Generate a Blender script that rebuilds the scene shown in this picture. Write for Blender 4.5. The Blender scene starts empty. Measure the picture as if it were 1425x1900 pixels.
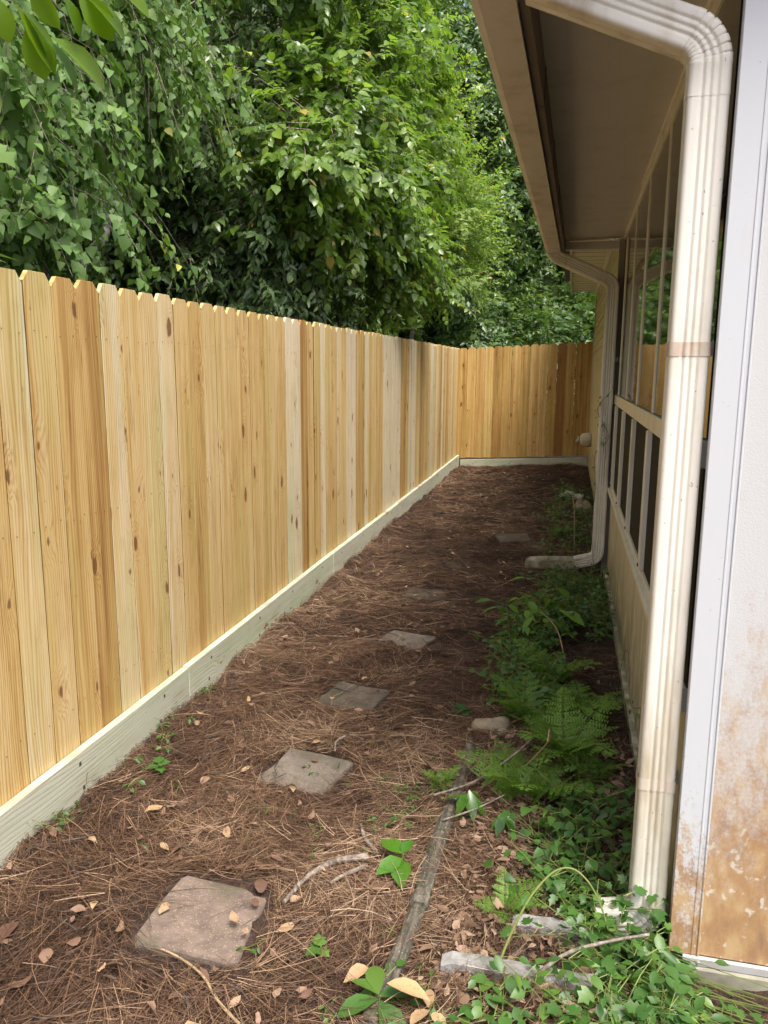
import bpy, math, random
import numpy as np
from mathutils import Vector, Matrix

R = math.radians
sc = bpy.context.scene
COL = sc.collection

# ------------------------------------------------------------------ camera
cam = bpy.data.cameras.new("camera")
cam_o = bpy.data.objects.new("camera", cam); COL.objects.link(cam_o)
cam.sensor_fit = 'HORIZONTAL'; cam.sensor_width = 36.0
cam.lens = 36.0 * 1450 / 1425
cam.clip_start = 0.05; cam.clip_end = 500
PITCH, YAW, ROLL, CAMZ = R(-10.3), R(13.2), R(0.4), 1.59
_f = Vector((-math.sin(YAW) * math.cos(PITCH), math.cos(YAW) * math.cos(PITCH), math.sin(PITCH)))
_r = Vector((math.cos(YAW), math.sin(YAW), 0)); _u = _r.cross(_f)
_c, _s = math.cos(ROLL), math.sin(ROLL)
_r, _u = _c * _r + _s * _u, -_s * _r + _c * _u
cam_o.matrix_world = Matrix(((_r.x, _u.x, -_f.x, 0), (_r.y, _u.y, -_f.y, 0), (_r.z, _u.z, -_f.z, CAMZ), (0, 0, 0, 1)))
sc.camera = cam_o

# ------------------------------------------------------------------ sky, sun, exposure
SUN_EL, SUN_AZ = R(62), R(140)        # azimuth clockwise from +Y: behind the camera, to the right
world = bpy.data.worlds.new("World"); sc.world = world; world.use_nodes = True
wn = world.node_tree
bg = wn.nodes["Background"]
sky = wn.nodes.new("ShaderNodeTexSky"); sky.sky_type = 'NISHITA'; sky.sun_disc = False
sky.sun_elevation = SUN_EL; sky.sun_rotation = SUN_AZ
sky.air_density = 1.0; sky.dust_density = 6.0; sky.ozone_density = 1.0
wn.links.new(sky.outputs[0], bg.inputs[0]); bg.inputs[1].default_value = 0.135
sun = bpy.data.lights.new("sun", 'SUN'); sun.energy = 1.5; sun.angle = R(22); sun.color = (1, 0.975, 0.93)
sun_o = bpy.data.objects.new("sun", sun); COL.objects.link(sun_o)
_d = Vector((math.sin(SUN_AZ) * math.cos(SUN_EL), math.cos(SUN_AZ) * math.cos(SUN_EL), math.sin(SUN_EL)))
sun_o.rotation_euler = _d.to_track_quat('Z', 'Y').to_euler()
vs = sc.view_settings
vs.view_transform = 'Standard'; vs.look = 'None'; vs.gamma = 1; vs.use_curve_mapping = False
vs.exposure = 1.22
sc.cycles.max_bounces = 7; sc.cycles.transparent_max_bounces = 8
sc.cycles.use_denoising = True

# ------------------------------------------------------------------ node helpers
class NT:
    def __init__(s, name):
        s.m = bpy.data.materials.new(name); s.m.use_nodes = True
        s.t = s.m.node_tree; s.b = s.t.nodes["Principled BSDF"]; s.out = s.t.nodes["Material Output"]
    def n(s, typ, ins=None, **attr):
        nd = s.t.nodes.new(typ)
        for k, v in attr.items(): setattr(nd, k, v)
        for k, v in (ins or {}).items(): s.set(nd, k, v)
        return nd
    def set(s, nd, k, v):
        sock = nd.inputs[k]
        if hasattr(v, 'is_linked') or isinstance(v, bpy.types.NodeSocket): s.t.links.new(v, sock)
        else: sock.default_value = v
    def bs(s, **kw):
        for k, v in kw.items(): s.set(s.b, k.replace('_', ' '), v)
    def m_(s, op, a, b=0.0, c=0.0):
        nd = s.n('ShaderNodeMath', operation=op)
        s.set(nd, 0, a); s.set(nd, 1, b); s.set(nd, 2, c); return nd.outputs[0]
    def mix(s, f, a, b, blend='MIX'):
        nd = s.n('ShaderNodeMix', data_type='RGBA', blend_type=blend)
        s.set(nd, 0, f); s.set(nd, 6, a); s.set(nd, 7, b); return nd.outputs[2]
    def ramp(s, f, stops, interp='LINEAR'):
        nd = s.n('ShaderNodeValToRGB'); s.set(nd, 0, f); cr = nd.color_ramp; cr.interpolation = interp
        while len(cr.elements) < len(stops): cr.elements.new(0.5)
        for e, (p, c) in zip(cr.elements, stops):
            e.position = p; e.color = (c, c, c, 1) if not isinstance(c, tuple) else c + (1,)
        return nd.outputs[0]
    def noise(s, vec, scale=1.0, detail=3.0, rough=0.5, dist=0.0):
        nd = s.n('ShaderNodeTexNoise', {'Scale': scale, 'Detail': detail, 'Roughness': rough, 'Distortion': dist})
        if vec is not None: s.set(nd, 'Vector', vec)
        return nd.outputs[0]
    def smooth(s, v, a, b):
        nd = s.n('ShaderNodeMapRange', {'Value': v, 'From Min': a, 'From Max': b}, interpolation_type='SMOOTHSTEP'); return nd.outputs[0]
    def comb(s, x, y, z):
        nd = s.n('ShaderNodeCombineXYZ'); s.set(nd, 0, x); s.set(nd, 1, y); s.set(nd, 2, z); return nd.outputs[0]
    def sep(s, v):
        nd = s.n('ShaderNodeSeparateXYZ'); s.set(nd, 0, v); return nd.outputs
    def scale(s, v, k):
        nd = s.n('ShaderNodeVectorMath', operation='MULTIPLY'); s.set(nd, 0, v); nd.inputs[1].default_value = k; return nd.outputs[0]
    def obj(s): return s.n('ShaderNodeTexCoord').outputs['Object']
    def pos(s): return s.n('ShaderNodeNewGeometry').outputs['Position']
    def attr(s, name, typ='GEOMETRY'): return s.n('ShaderNodeAttribute', attribute_name=name, attribute_type=typ).outputs['Fac']
    def rnd(s): return s.n('ShaderNodeObjectInfo').outputs['Random']
    def bump(s, h, strength=0.3, dist=0.01):
        nd = s.n('ShaderNodeBump', {'Strength': strength, 'Distance': dist, 'Height': h}); s.set(s.b, 'Normal', nd.outputs[0])

MAT = {}
def wood_mat(name, stops, knot_col, ring_amt, knot_dens=0.55, grain_axis='z', fine=0.55, green=0.0, edge=1.0):
    """sawn pine board: local X across, Z along"""
    k = NT(name); o = k.obj(); x, y, z = k.sep(o)
    if grain_axis == 'x': x, z = z, x
    r = k.rnd(); ro = k.m_('MULTIPLY', r, 71.3); ro2 = k.m_('MULTIPLY', r, 331.7)
    tone = k.attr('tone', 'OBJECT')
    kv = k.comb(k.m_('ADD', k.m_('MULTIPLY', x, 6.0), ro), k.m_('ADD', k.m_('MULTIPLY', z, 2.9), ro2), 0.0)
    warp = k.noise(k.comb(k.m_('MULTIPLY', x, 48.), ro, k.m_('MULTIPLY', z, 9.)), 1.0, 4, 0.6)
    vo = k.n('ShaderNodeTexVoronoi', {'Vector': kv, 'Scale': 1.0, 'Randomness': 1.0}, voronoi_dimensions='2D')
    vr, vg, vb = k.sep(vo.outputs['Color'])
    d = k.m_('ADD', vo.outputs['Distance'], k.m_('MULTIPLY', k.m_('SUBTRACT', warp, 0.5), 0.24))
    ksz = k.m_('MULTIPLY_ADD', k.m_('POWER', vg, 2.0), 0.085, 0.018)
    pres = k.m_('LESS_THAN', vr, knot_dens)
    core = k.m_('MULTIPLY', k.smooth(k.m_('SUBTRACT', d, ksz), 0.035, -0.005), pres)
    halo = k.m_('MULTIPLY', k.smooth(d, 0.36, 0.03), k.m_('MULTIPLY', pres, k.m_('MULTIPLY_ADD', vg, 0.7, 0.3)))
    low = k.noise(k.comb(k.m_('MULTIPLY', x, 5.0), ro, k.m_('ADD', k.m_('MULTIPLY', z, 0.55), ro)), 1.0, 2)
    g = k.m_('ADD', k.m_('MULTIPLY', x, 430.), k.m_('MULTIPLY', low, 70.))
    g = k.m_('ADD', g, k.m_('MULTIPLY', halo, 30.0))
    fuz = k.noise(k.comb(k.m_('MULTIPLY', x, 160.), ro, k.m_('MULTIPLY', z, 2.5)), 1.0, 3)
    g = k.m_('ADD', g, k.m_('MULTIPLY', fuz, 4.5))
    ring = k.m_('MULTIPLY_ADD', k.m_('SINE', g), 0.5, 0.5)
    ring = k.m_('POWER', ring, 2.2)
    ringm = k.m_('MULTIPLY', ring, k.m_('MULTIPLY_ADD', k.noise(k.comb(k.m_('MULTIPLY', x, 9.), ro2, k.m_('MULTIPLY', z, 1.2)), 1.0, 2), 1.5, -0.15))
    fib = k.noise(k.comb(k.m_('MULTIPLY', x, 700.), ro, k.m_('MULTIPLY', z, 9.)), 1.0, 3)
    streak = k.noise(k.comb(k.m_('MULTIPLY', x, 26.), ro2, k.m_('MULTIPLY', z, 0.7)), 1.0, 3)
    tv = k.m_('ADD', tone, k.m_('MULTIPLY', k.m_('SUBTRACT', streak, 0.5), 1.0))
    base = k.ramp(tv, stops)
    dark = k.mix(1.0, base, (0.60, 0.40, 0.24, 1), 'MULTIPLY')
    c = k.mix(k.m_('MULTIPLY', k.m_('MINIMUM', k.m_('MAXIMUM', ringm, 0.0), 1.0), ring_amt), base, dark)
    c = k.mix(k.m_('MULTIPLY', k.smooth(fib, 0.45, 0.75), fine), c, k.mix(1.0, c, (0.75, 0.62, 0.5, 1), 'MULTIPLY'))
    if green:
        gn = k.smooth(k.noise(k.comb(k.m_('MULTIPLY', x, 4.), ro, k.m_('ADD', k.m_('MULTIPLY', z, 0.9), ro2)), 1.0, 2), 0.45, 0.75)
        c = k.mix(k.m_('MULTIPLY', gn, green), c, k.mix(1.0, c, (0.80, 0.95, 0.78, 1), 'MULTIPLY'))
    c = k.mix(k.m_('MULTIPLY', halo, 0.30), c, k.mix(1.0, c, (0.80, 0.55, 0.38, 1), 'MULTIPLY'))
    c = k.mix(k.m_('MULTIPLY', core, 0.85), c, knot_col)
    rs_ = k.smooth(k.noise(k.comb(k.m_('MULTIPLY', x, 34.), ro2, k.m_('MULTIPLY', z, 0.9)), 1.0, 4, 0.65), 0.62, 0.74)
    c = k.mix(k.m_('MULTIPLY', rs_, 0.5), c, k.mix(1.0, c, (0.55, 0.33, 0.17, 1), 'MULTIPLY'))
    # drying checks: short hair-thin dark splits along the grain
    ck = k.noise(k.comb(k.m_('MULTIPLY', x, 95.), ro2, k.m_('MULTIPLY', z, 1.1)), 1.0, 2, 0.5)
    cp = k.smooth(k.noise(k.comb(k.m_('MULTIPLY', x, 10.), ro, k.m_('MULTIPLY', z, 2.6)), 1.0, 2), 0.56, 0.66)
    ckm = k.m_('MULTIPLY', k.smooth(k.m_('ABSOLUTE', k.m_('SUBTRACT', ck, 0.5)), 0.018, 0.006), cp)
    c = k.mix(k.m_('MULTIPLY', ckm, 0.75), c, knot_col)
    # mottled dampness and handling dirt
    md = k.noise(k.comb(k.m_('MULTIPLY', x, 14.), ro2, k.m_('MULTIPLY', z, 5.)), 1.0, 4, 0.6)
    c = k.mix(k.m_('MULTIPLY', k.smooth(md, 0.5, 0.75), 0.35), c, k.mix(1.0, c, (0.72, 0.62, 0.50, 1), 'MULTIPLY'))
    # small dark resin and dirt specks
    sp = k.noise(k.comb(k.m_('MULTIPLY', x, 60.), ro2, k.m_('MULTIPLY', z, 22.)), 1.0, 2)
    c = k.mix(k.m_('MULTIPLY', k.smooth(sp, 0.70, 0.80), 0.5), c, knot_col)
    if edge < 1:   # side faces darkened in the colour, standing in for shade between boards
        nx_ = k.sep(k.n('ShaderNodeVectorTransform', {0: k.n('ShaderNodeNewGeometry').outputs['True Normal']}, vector_type='NORMAL', convert_from='WORLD', convert_to='OBJECT').outputs[0])[0]
        c = k.mix(k.m_('GREATER_THAN', k.m_('ABSOLUTE', nx_), 0.85), c, k.mix(1.0, c, (edge, edge * .85, edge * .7, 1), 'MULTIPLY'))
    k.bs(Base_Color=c, Roughness=0.85); k.b.inputs['Specular IOR Level'].default_value = 0.25
    saw = k.noise(k.comb(k.m_('MULTIPLY', x, 25.), ro, k.m_('MULTIPLY', z, 330.)), 1.0, 2)
    h = k.m_('ADD', k.m_('MULTIPLY', fib, 0.5), k.m_('ADD', k.m_('MULTIPLY', saw, 0.35), k.m_('MULTIPLY', ring, -0.3)))
    k.bump(h, 0.6, 0.002)
    MAT[name] = k.m
wood_mat('picket_wood', [(0.0, (0.30, 0.155, 0.052)), (0.25, (0.48, 0.305, 0.105)), (0.5, (0.62, 0.445, 0.180)), (0.75, (0.70, 0.555, 0.290)), (1.0, (0.73, 0.66, 0.48))], (0.15, 0.066, 0.025, 1), 0.85, 0.30, green=0.6, edge=0.35)
wood_mat('kick_wood', [(0.0, (0.37, 0.395, 0.30)), (0.5, (0.49, 0.515, 0.405)), (1.0, (0.60, 0.615, 0.51))], (0.20, 0.12, 0.06, 1), 0.5, 0.35, 'x', 0.2, 0.7)
k = NT('old_timber'); p = k.pos()
n1 = k.noise(k.scale(p, (70, 6, 70)), 1.0, 5, 0.65); n2 = k.noise(k.scale(p, (16, 16, 16)), 1.0, 5, 0.65); n3 = k.noise(k.scale(p, (150, 150, 150)), 1.0, 3, 0.6)
c = k.ramp(n1, [(0.3, (0.030, 0.026, 0.020)), (0.5, (0.105, 0.092, 0.070)), (0.7, (0.21, 0.19, 0.15))])
c = k.mix(k.smooth(n2, 0.50, 0.64), c, (0.050, 0.055, 0.022, 1)); c = k.mix(k.smooth(n3, 0.60, 0.72), c, (0.30, 0.28, 0.23, 1))
k.bs(Base_Color=c, Roughness=0.92); k.bump(k.m_('ADD', n1, k.m_('MULTIPLY', n2, 1.5)), 0.9, 0.012); MAT['old_timber'] = k.m

def paint_mat(name, col, rough=0.4, dirt=(0.20, 0.15, 0.08), damt=0.35, streak=True, spec=0.5, moss=0.0):
    k = NT(name); p = k.pos(); x, y, z = k.sep(p)
    n1 = k.noise(k.scale(p, (7, 7, 1.3) if streak else (5, 5, 5)), 1.0, 5, 0.62)
    n2 = k.noise(k.scale(p, (90, 90, 60)), 1.0, 3, 0.6)
    c = k.mix(k.m_('MULTIPLY', k.smooth(n1, 0.46, 0.78), damt), col + (1,), k.mix(1.0, col + (1,), tuple(dirt) + (1,), 'MIX'))
    c = k.mix(k.m_('MULTIPLY', k.smooth(n2, 0.66, 0.76), damt), c, tuple(v * 0.6 for v in dirt) + (1,))
    if moss:
        mm = k.m_('MULTIPLY', k.smooth(z, 0.75, -0.05), k.smooth(k.noise(k.scale(p, (9, 9, 6)), 1.0, 4), 0.30, 0.62))
        c = k.mix(k.m_('MULTIPLY', mm, moss), c, (0.10, 0.11, 0.035, 1))
    k.bs(Base_Color=c, Roughness=rough); k.b.inputs['Specular IOR Level'].default_value = spec
    k.bump(k.noise(k.scale(p, (14, 14, 9)), 1.0, 3), 0.05, 0.01)
    MAT[name] = k.m
paint_mat('cream_metal', (0.80, 0.765, 0.67), 0.40, (0.36, 0.27, 0.14), 0.75, moss=0.35)
paint_mat('gutter_paint', (0.70, 0.66, 0.59), 0.42, (0.22, 0.17, 0.09), 0.45)
paint_mat('soffit_paint', (0.66, 0.635, 0.60), 0.55, (0.25, 0.19, 0.13), 0.25, False)
paint_mat('fascia_dark', (0.15, 0.12, 0.095), 0.6, (0.06, 0.05, 0.04), 0.5)
paint_mat('frame_paint', (0.78, 0.745, 0.64), 0.42, (0.33, 0.26, 0.13), 0.35, moss=0.6)
paint_mat('knee_panel', (0.66, 0.60, 0.46), 0.5, (0.27, 0.23, 0.10), 0.5, moss=0.75)
paint_mat('siding_paint', (0.62, 0.56, 0.40), 0.55, (0.20, 0.20, 0.08), 0.6, moss=0.7)
paint_mat('post_paint', (0.34, 0.30, 0.25), 0.55, (0.14, 0.11, 0.08), 0.4)
paint_mat('steel_strip', (0.45, 0.45, 0.45), 0.35, (0.25, 0.2, 0.14), 0.5, False)
paint_mat('slab_concrete', (0.36, 0.34, 0.27), 0.9, (0.10, 0.11, 0.05), 0.8, False)
paint_mat('shingle', (0.10, 0.09, 0.085), 0.9, (0.05, 0.05, 0.05), 0.5, False)
paint_mat('nail_metal', (0.05, 0.045, 0.04), 0.5, (0.02, 0.02, 0.02), 0.3, False)
paint_mat('white_plastic', (0.70, 0.68, 0.60), 0.5, (0.3, 0.25, 0.18), 0.4, False)
paint_mat('cover_foam', (0.62, 0.55, 0.42), 0.8, (0.3, 0.22, 0.12), 0.5, False)

def trim_mat(name, col, stain_lo, bumpy):
    k = NT(name); p = k.pos(); x, y, z = k.sep(p)
    big = k.noise(k.scale(p, (6, 6, 1.6)), 1.0, 4, 0.6)
    fine = k.noise(k.scale(p, (130, 130, 110)), 1.0, 3, 0.6)
    h = k.m_('ADD', z, k.m_('MULTIPLY', k.m_('SUBTRACT', big, 0.5), -1.1))
    h = k.m_('ADD', h, k.m_('MULTIPLY', k.m_('SUBTRACT', x, 0.42), stain_lo[2]))
    h = k.m_('ADD', h, k.m_('MULTIPLY', k.m_('SUBTRACT', fine, 0.5), 0.55))
    mid = k.noise(k.scale(p, (42, 42, 20)), 1.0, 5, 0.7)
    h = k.m_('ADD', h, k.m_('MULTIPLY', k.m_('SUBTRACT', mid, 0.5), 1.0))
    st = k.smooth(h, stain_lo[1], stain_lo[0])
    oc = k.ramp(k.noise(k.scale(p, (22, 22, 9)), 1.0, 4, 0.6), [(0.3, (0.24, 0.105, 0.018)), (0.5, (0.37, 0.180, 0.036)), (0.66, (0.48, 0.30, 0.11))])
    c = k.mix(k.m_('MULTIPLY', st, 0.85), col + (1,), oc)
    # flaked pale patches
    fl = k.smooth(k.noise(k.scale(p, (38, 38, 30)), 1.0, 4, 0.55), 0.60, 0.70)
    c = k.mix(k.m_('MULTIPLY', fl, k.m_('MULTIPLY', st, 0.8)), c, (0.62, 0.58, 0.48, 1))
    # faint drips further up
    dr = k.smooth(k.noise(k.scale(p, (26, 26, 5)), 1.0, 4, 0.6), 0.56, 0.8)
    c = k.mix(k.m_('MULTIPLY', dr, 0.35 if bumpy else 0.10), c, (0.36, 0.23, 0.11, 1))
    spk = k.smooth(k.noise(k.scale(p, (75, 75, 70)), 1.0, 3, 0.65), 0.70, 0.76)
    c = k.mix(k.m_('MULTIPLY', spk, 0.55), c, (0.20, 0.13, 0.10, 1))
    k.bs(Base_Color=c, Roughness=0.45 if not bumpy else 0.6)
    if bumpy: k.bump(k.noise(k.scale(p, (260, 260, 330)), 1.0, 2, 0.5), 0.35, 0.0016)
    else: k.bump(fine, 0.04, 0.003)
    MAT[name] = k.m
trim_mat('trim_white', (0.57, 0.585, 0.605), (-0.05, 0.34, 0.6), False)
trim_mat('stucco_panel', (0.55, 0.552, 0.545), (0.05, 0.95, -1.4), True)

# glass and screens
k = NT('window_glass'); p = k.pos()
k.bs(Base_Color=(0.02, 0.019, 0.016, 1), Roughness=0.03); k.b.inputs['IOR'].default_value = 1.55
k.bump(k.noise(k.scale(p, (6, 2.2, 26)), 1.0, 2), 0.10, 0.006); MAT['window_glass'] = k.m
k = NT('dark_screen'); p = k.pos()
k.bs(Base_Color=(0.022, 0.018, 0.013, 1), Roughness=0.75); k.b.inputs['Specular IOR Level'].default_value = 0.2
k.bump(k.noise(k.scale(p, (400, 400, 400)), 1.0, 1), 0.3, 0.002); MAT['dark_screen'] = k.m

# ground, straw, stones
k = NT('forest_soil'); p = k.pos()
w = k.n('ShaderNodeVectorMath', operation='ADD'); k.set(w, 0, p)
nz = k.n('ShaderNodeTexNoise', {'Vector': k.scale(p, (3, 3, 3)), 'Scale': 1.0, 'Detail': 2.0}); k.set(w, 1, k.scale(nz.outputs['Color'], (0.35, 0.35, 0)))
a = k.noise(k.scale(w.outputs[0], (160, 14, 10)), 1.0, 3, 0.6)
b = k.noise(k.scale(w.outputs[0], (12, 170, 10)), 1.0, 3, 0.6)
c_ = k.noise(k.scale(p, (60, 60, 60)), 1.0, 4, 0.6)
st = k.m_('MAXIMUM', a, b)
c = k.ramp(st, [(0.35, (0.018, 0.011, 0.008)), (0.56, (0.055, 0.030, 0.019)), (0.72, (0.12, 0.070, 0.044))])
c = k.mix(k.smooth(c_, 0.5, 0.7), c, k.mix(1.0, c, (0.55, 0.45, 0.4, 1), 'MULTIPLY'))
k.bs(Base_Color=c, Roughness=0.95); k.bump(k.m_('ADD', st, c_), 0.8, 0.02); MAT['forest_soil'] = k.m

def attr_ramp(name, stops, rough=0.75, trans=0.0, spec=0.3, vein=False):
    k = NT(name); r = k.attr('rnd')
    c = k.ramp(r, stops)
    if vein:
        n = k.noise(k.scale(k.pos(), (120, 120, 120)), 1.0, 3); c = k.mix(k.m_('MULTIPLY', k.smooth(n, 0.5, 0.75), 0.45), c, k.mix(1.0, c, (0.5, 0.4, 0.3, 1), 'MULTIPLY'))
    k.bs(Base_Color=c, Roughness=rough); k.b.inputs['Specular IOR Level'].default_value = spec
    if trans:
        tl = k.n('ShaderNodeBsdfTranslucent', {'Color': k.mix(1.0, c, (1.25, 1.3, 0.55, 1), 'MULTIPLY')})
        mx = k.n('ShaderNodeMixShader', {0: trans}); k.t.links.new(k.b.outputs[0], mx.inputs[1]); k.t.links.new(tl.outputs[0], mx.inputs[2])
        k.t.links.new(mx.outputs[0], k.out.inputs[0])
    MAT[name] = k.m
attr_ramp('pine_needle', [(0.0, (0.022, 0.013, 0.009)), (0.4, (0.085, 0.047, 0.028)), (0.72, (0.19, 0.112, 0.066)), (0.9, (0.32, 0.21, 0.13)), (1.0, (0.44, 0.32, 0.21))], 0.6)
attr_ramp('dead_leaf', [(0.0, (0.07, 0.036, 0.024)), (0.4, (0.16, 0.090, 0.060)), (0.75, (0.30, 0.20, 0.135)), (1.0, (0.47, 0.33, 0.17))], 0.65, 0.1, 0.3, True)
attr_ramp('dry_frond', [(0.0, (0.08, 0.045, 0.028)), (0.5, (0.22, 0.14, 0.09)), (1.0, (0.42, 0.30, 0.21))], 0.75, 0.1)
LEAF = dict(rough=0.36, trans=0.40, spec=0.6)
TAL = dict(rough=0.48, trans=0.42, spec=0.4)
attr_ramp('tallow_leaf', [(0.0, (0.076, 0.153, 0.040)), (0.6, (0.155, 0.276, 0.071)), (0.93, (0.242, 0.362, 0.081)), (1.0, (0.465, 0.476, 0.088))], **TAL)
attr_ramp('hickory_leaf', [(0.0, (0.086, 0.161, 0.034)), (0.5, (0.172, 0.289, 0.055)), (0.95, (0.264, 0.385, 0.068)), (1.0, (0.481, 0.364, 0.086))], 0.30, 0.48, 0.7)
attr_ramp('laurel_leaf', [(0.0, (0.054, 0.107, 0.036)), (0.6, (0.110, 0.192, 0.058)), (1.0, (0.212, 0.299, 0.071))], 0.32, 0.28, 0.6)
attr_ramp('oak_leaf', [(0.0, (0.138, 0.235, 0.046)), (0.6, (0.244, 0.377, 0.076)), (0.97, (0.350, 0.469, 0.114)), (1.0, (0.488, 0.347, 0.114))], 0.4, 0.48, 0.5)
attr_ramp('forest_leaf', [(0.0, (0.055, 0.112, 0.038)), (0.6, (0.114, 0.194, 0.063)), (1.0, (0.212, 0.298, 0.087))], **LEAF)
attr_ramp('magnolia_leaf', [(0.0, (0.119, 0.230, 0.014)), (1.0, (0.204, 0.340, 0.021))], 0.25, 0.62, 0.6)
attr_ramp('fern_leaf', [(0.0, (0.075, 0.168, 0.025)), (1.0, (0.189, 0.347, 0.049))], 0.5, 0.35, 0.4)
attr_ramp('weed_leaf', [(0.0, (0.036, 0.103, 0.020)), (0.7, (0.073, 0.172, 0.033)), (1.0, (0.144, 0.253, 0.041))], 0.4, 0.3, 0.5)
attr_ramp('aucuba_leaf', [(0.0, (0.030, 0.110, 0.012)), (1.0, (0.09, 0.22, 0.020))], 0.25, 0.2, 0.6, True)

k = NT('bark'); p = k.pos()
n = k.noise(k.scale(p, (30, 30, 7)), 1.0, 4, 0.6)
k.bs(Base_Color=k.ramp(n, [(0.3, (0.030, 0.024, 0.019)), (0.6, (0.085, 0.070, 0.055)), (0.8, (0.17, 0.15, 0.125))]), Roughness=0.9); k.bump(n, 0.6, 0.01); MAT['bark'] = k.m
k = NT('pale_bark'); p = k.pos()
n = k.noise(k.scale(p, (26, 26, 26)), 1.0, 4, 0.6)
k.bs(Base_Color=k.ramp(n, [(0.35, (0.07, 0.06, 0.045)), (0.5, (0.25, 0.235, 0.20)), (0.7, (0.44, 0.42, 0.37))]), Roughness=0.85); k.bump(n, 0.4, 0.005); MAT['pale_bark'] = k.m
k = NT('twig_bark'); p = k.pos()
n = k.noise(k.scale(p, (60, 60, 60)), 1.0, 3, 0.6)
k.bs(Base_Color=k.ramp(n, [(0.35, (0.11, 0.085, 0.065)), (0.55, (0.25, 0.21, 0.17)), (0.75, (0.40, 0.36, 0.30))]), Roughness=0.85); MAT['twig_bark'] = k.m
k = NT('green_stem'); k.bs(Base_Color=(0.16, 0.20, 0.05, 1), Roughness=0.6); MAT['green_stem'] = k.m
k = NT('tan_stem'); k.bs(Base_Color=(0.36, 0.26, 0.15, 1), Roughness=0.7); MAT['tan_stem'] = k.m

def stone_mat(name, a, b, c3, speck, damp):
    k = NT(name); p = k.obj(); r = k.m_('MULTIPLY', k.rnd(), 50.)
    pv = k.n('ShaderNodeVectorMath', operation='ADD'); k.set(pv, 0, p); k.set(pv, 1, k.comb(r, r, 0.0)); pv = pv.outputs[0]
    n = k.noise(pv, 14, 5, 0.62); n2 = k.noise(pv, 130, 3, 0.6)
    c = k.ramp(n, [(0.3, a), (0.55, b), (0.8, c3)])
    vo = k.n('ShaderNodeTexVoronoi', {'Vector': pv, 'Scale': 150.0}); sp = k.m_('MULTIPLY', k.m_('LESS_THAN', vo.outputs['Distance'], 0.33), k.m_('LESS_THAN', k.sep(vo.outputs['Color'])[0], 0.45))
    c = k.mix(k.m_('MULTIPLY', sp, speck), c, (0.56, 0.46, 0.34, 1))
    c = k.mix(k.m_('MULTIPLY', k.smooth(k.noise(pv, 7, 4, 0.6), 0.5, 0.66), damp), c, (0.055, 0.058, 0.028, 1))
    k.bs(Base_Color=c, Roughness=0.92); k.bump(k.m_('ADD', n2, n), 0.6, 0.006); MAT[name] = k.m
stone_mat('paver_brown', (0.11, 0.082, 0.066), (0.195, 0.148, 0.118), (0.29, 0.235, 0.19), 0.28, 0.6)
stone_mat('paver_grey', (0.12, 0.10, 0.08), (0.19, 0.16, 0.13), (0.26, 0.225, 0.185), 0.2, 0.6)
stone_mat('paver_shaded', (0.060, 0.048, 0.036), (0.115, 0.092, 0.070), (0.19, 0.158, 0.125), 0.12, 0.75)  # darker copy for stones lying in shade, the shade put into the colour
stone_mat('mossy_concrete', (0.20, 0.195, 0.18), (0.36, 0.355, 0.34), (0.52, 0.52, 0.50), 0.05, 0.75)
stone_mat('field_rock', (0.24, 0.20, 0.14), (0.36, 0.30, 0.21), (0.45, 0.40, 0.31), 0.1, 0.4)

# ------------------------------------------------------------------ mesh helpers
def np_mesh(name, V, F, mat, rnd=None, smooth=False):
    """V (n,3), F (m,3 or 4)"""
    me = bpy.data.meshes.new(name)
    V = np.asarray(V, np.float32).reshape(-1, 3); F = np.asarray(F, np.int32); s = F.shape[1]
    me.vertices.add(len(V)); me.vertices.foreach_set('co', V.ravel())
    me.loops.add(F.size); me.loops.foreach_set('vertex_index', F.ravel())
    me.polygons.add(len(F)); me.polygons.foreach_set('loop_start', np.arange(0, F.size, s, dtype=np.int32))
    if smooth: me.polygons.foreach_set('use_smooth', np.ones(len(F), bool))
    if rnd is not None:
        at = me.attributes.new('rnd', 'FLOAT', 'POINT'); at.data.foreach_set('value', np.asarray(rnd, np.float32))
    me.materials.append(MAT[mat]); me.update(calc_edges=True)
    return me
def link(name, data, parent=None, loc=(0, 0, 0), rot=(0, 0, 0), scale=None):
    o = bpy.data.objects.new(name, data); COL.objects.link(o)
    o.location = loc; o.rotation_euler = rot
    if scale: o.scale = scale
    if parent: o.parent = parent
    return o
def tag(o, label=None, cat=None, group=None, kind=None):
    if label: o['label'] = label
    if cat: o['category'] = cat
    if group: o['group'] = group
    if kind: o['kind'] = kind
    return o
def thing(name, label, cat, loc=(0, 0, 0), rz=0, group=None):
    return tag(link(name, None, None, loc, (0, 0, rz)), label, cat, group)

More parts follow.
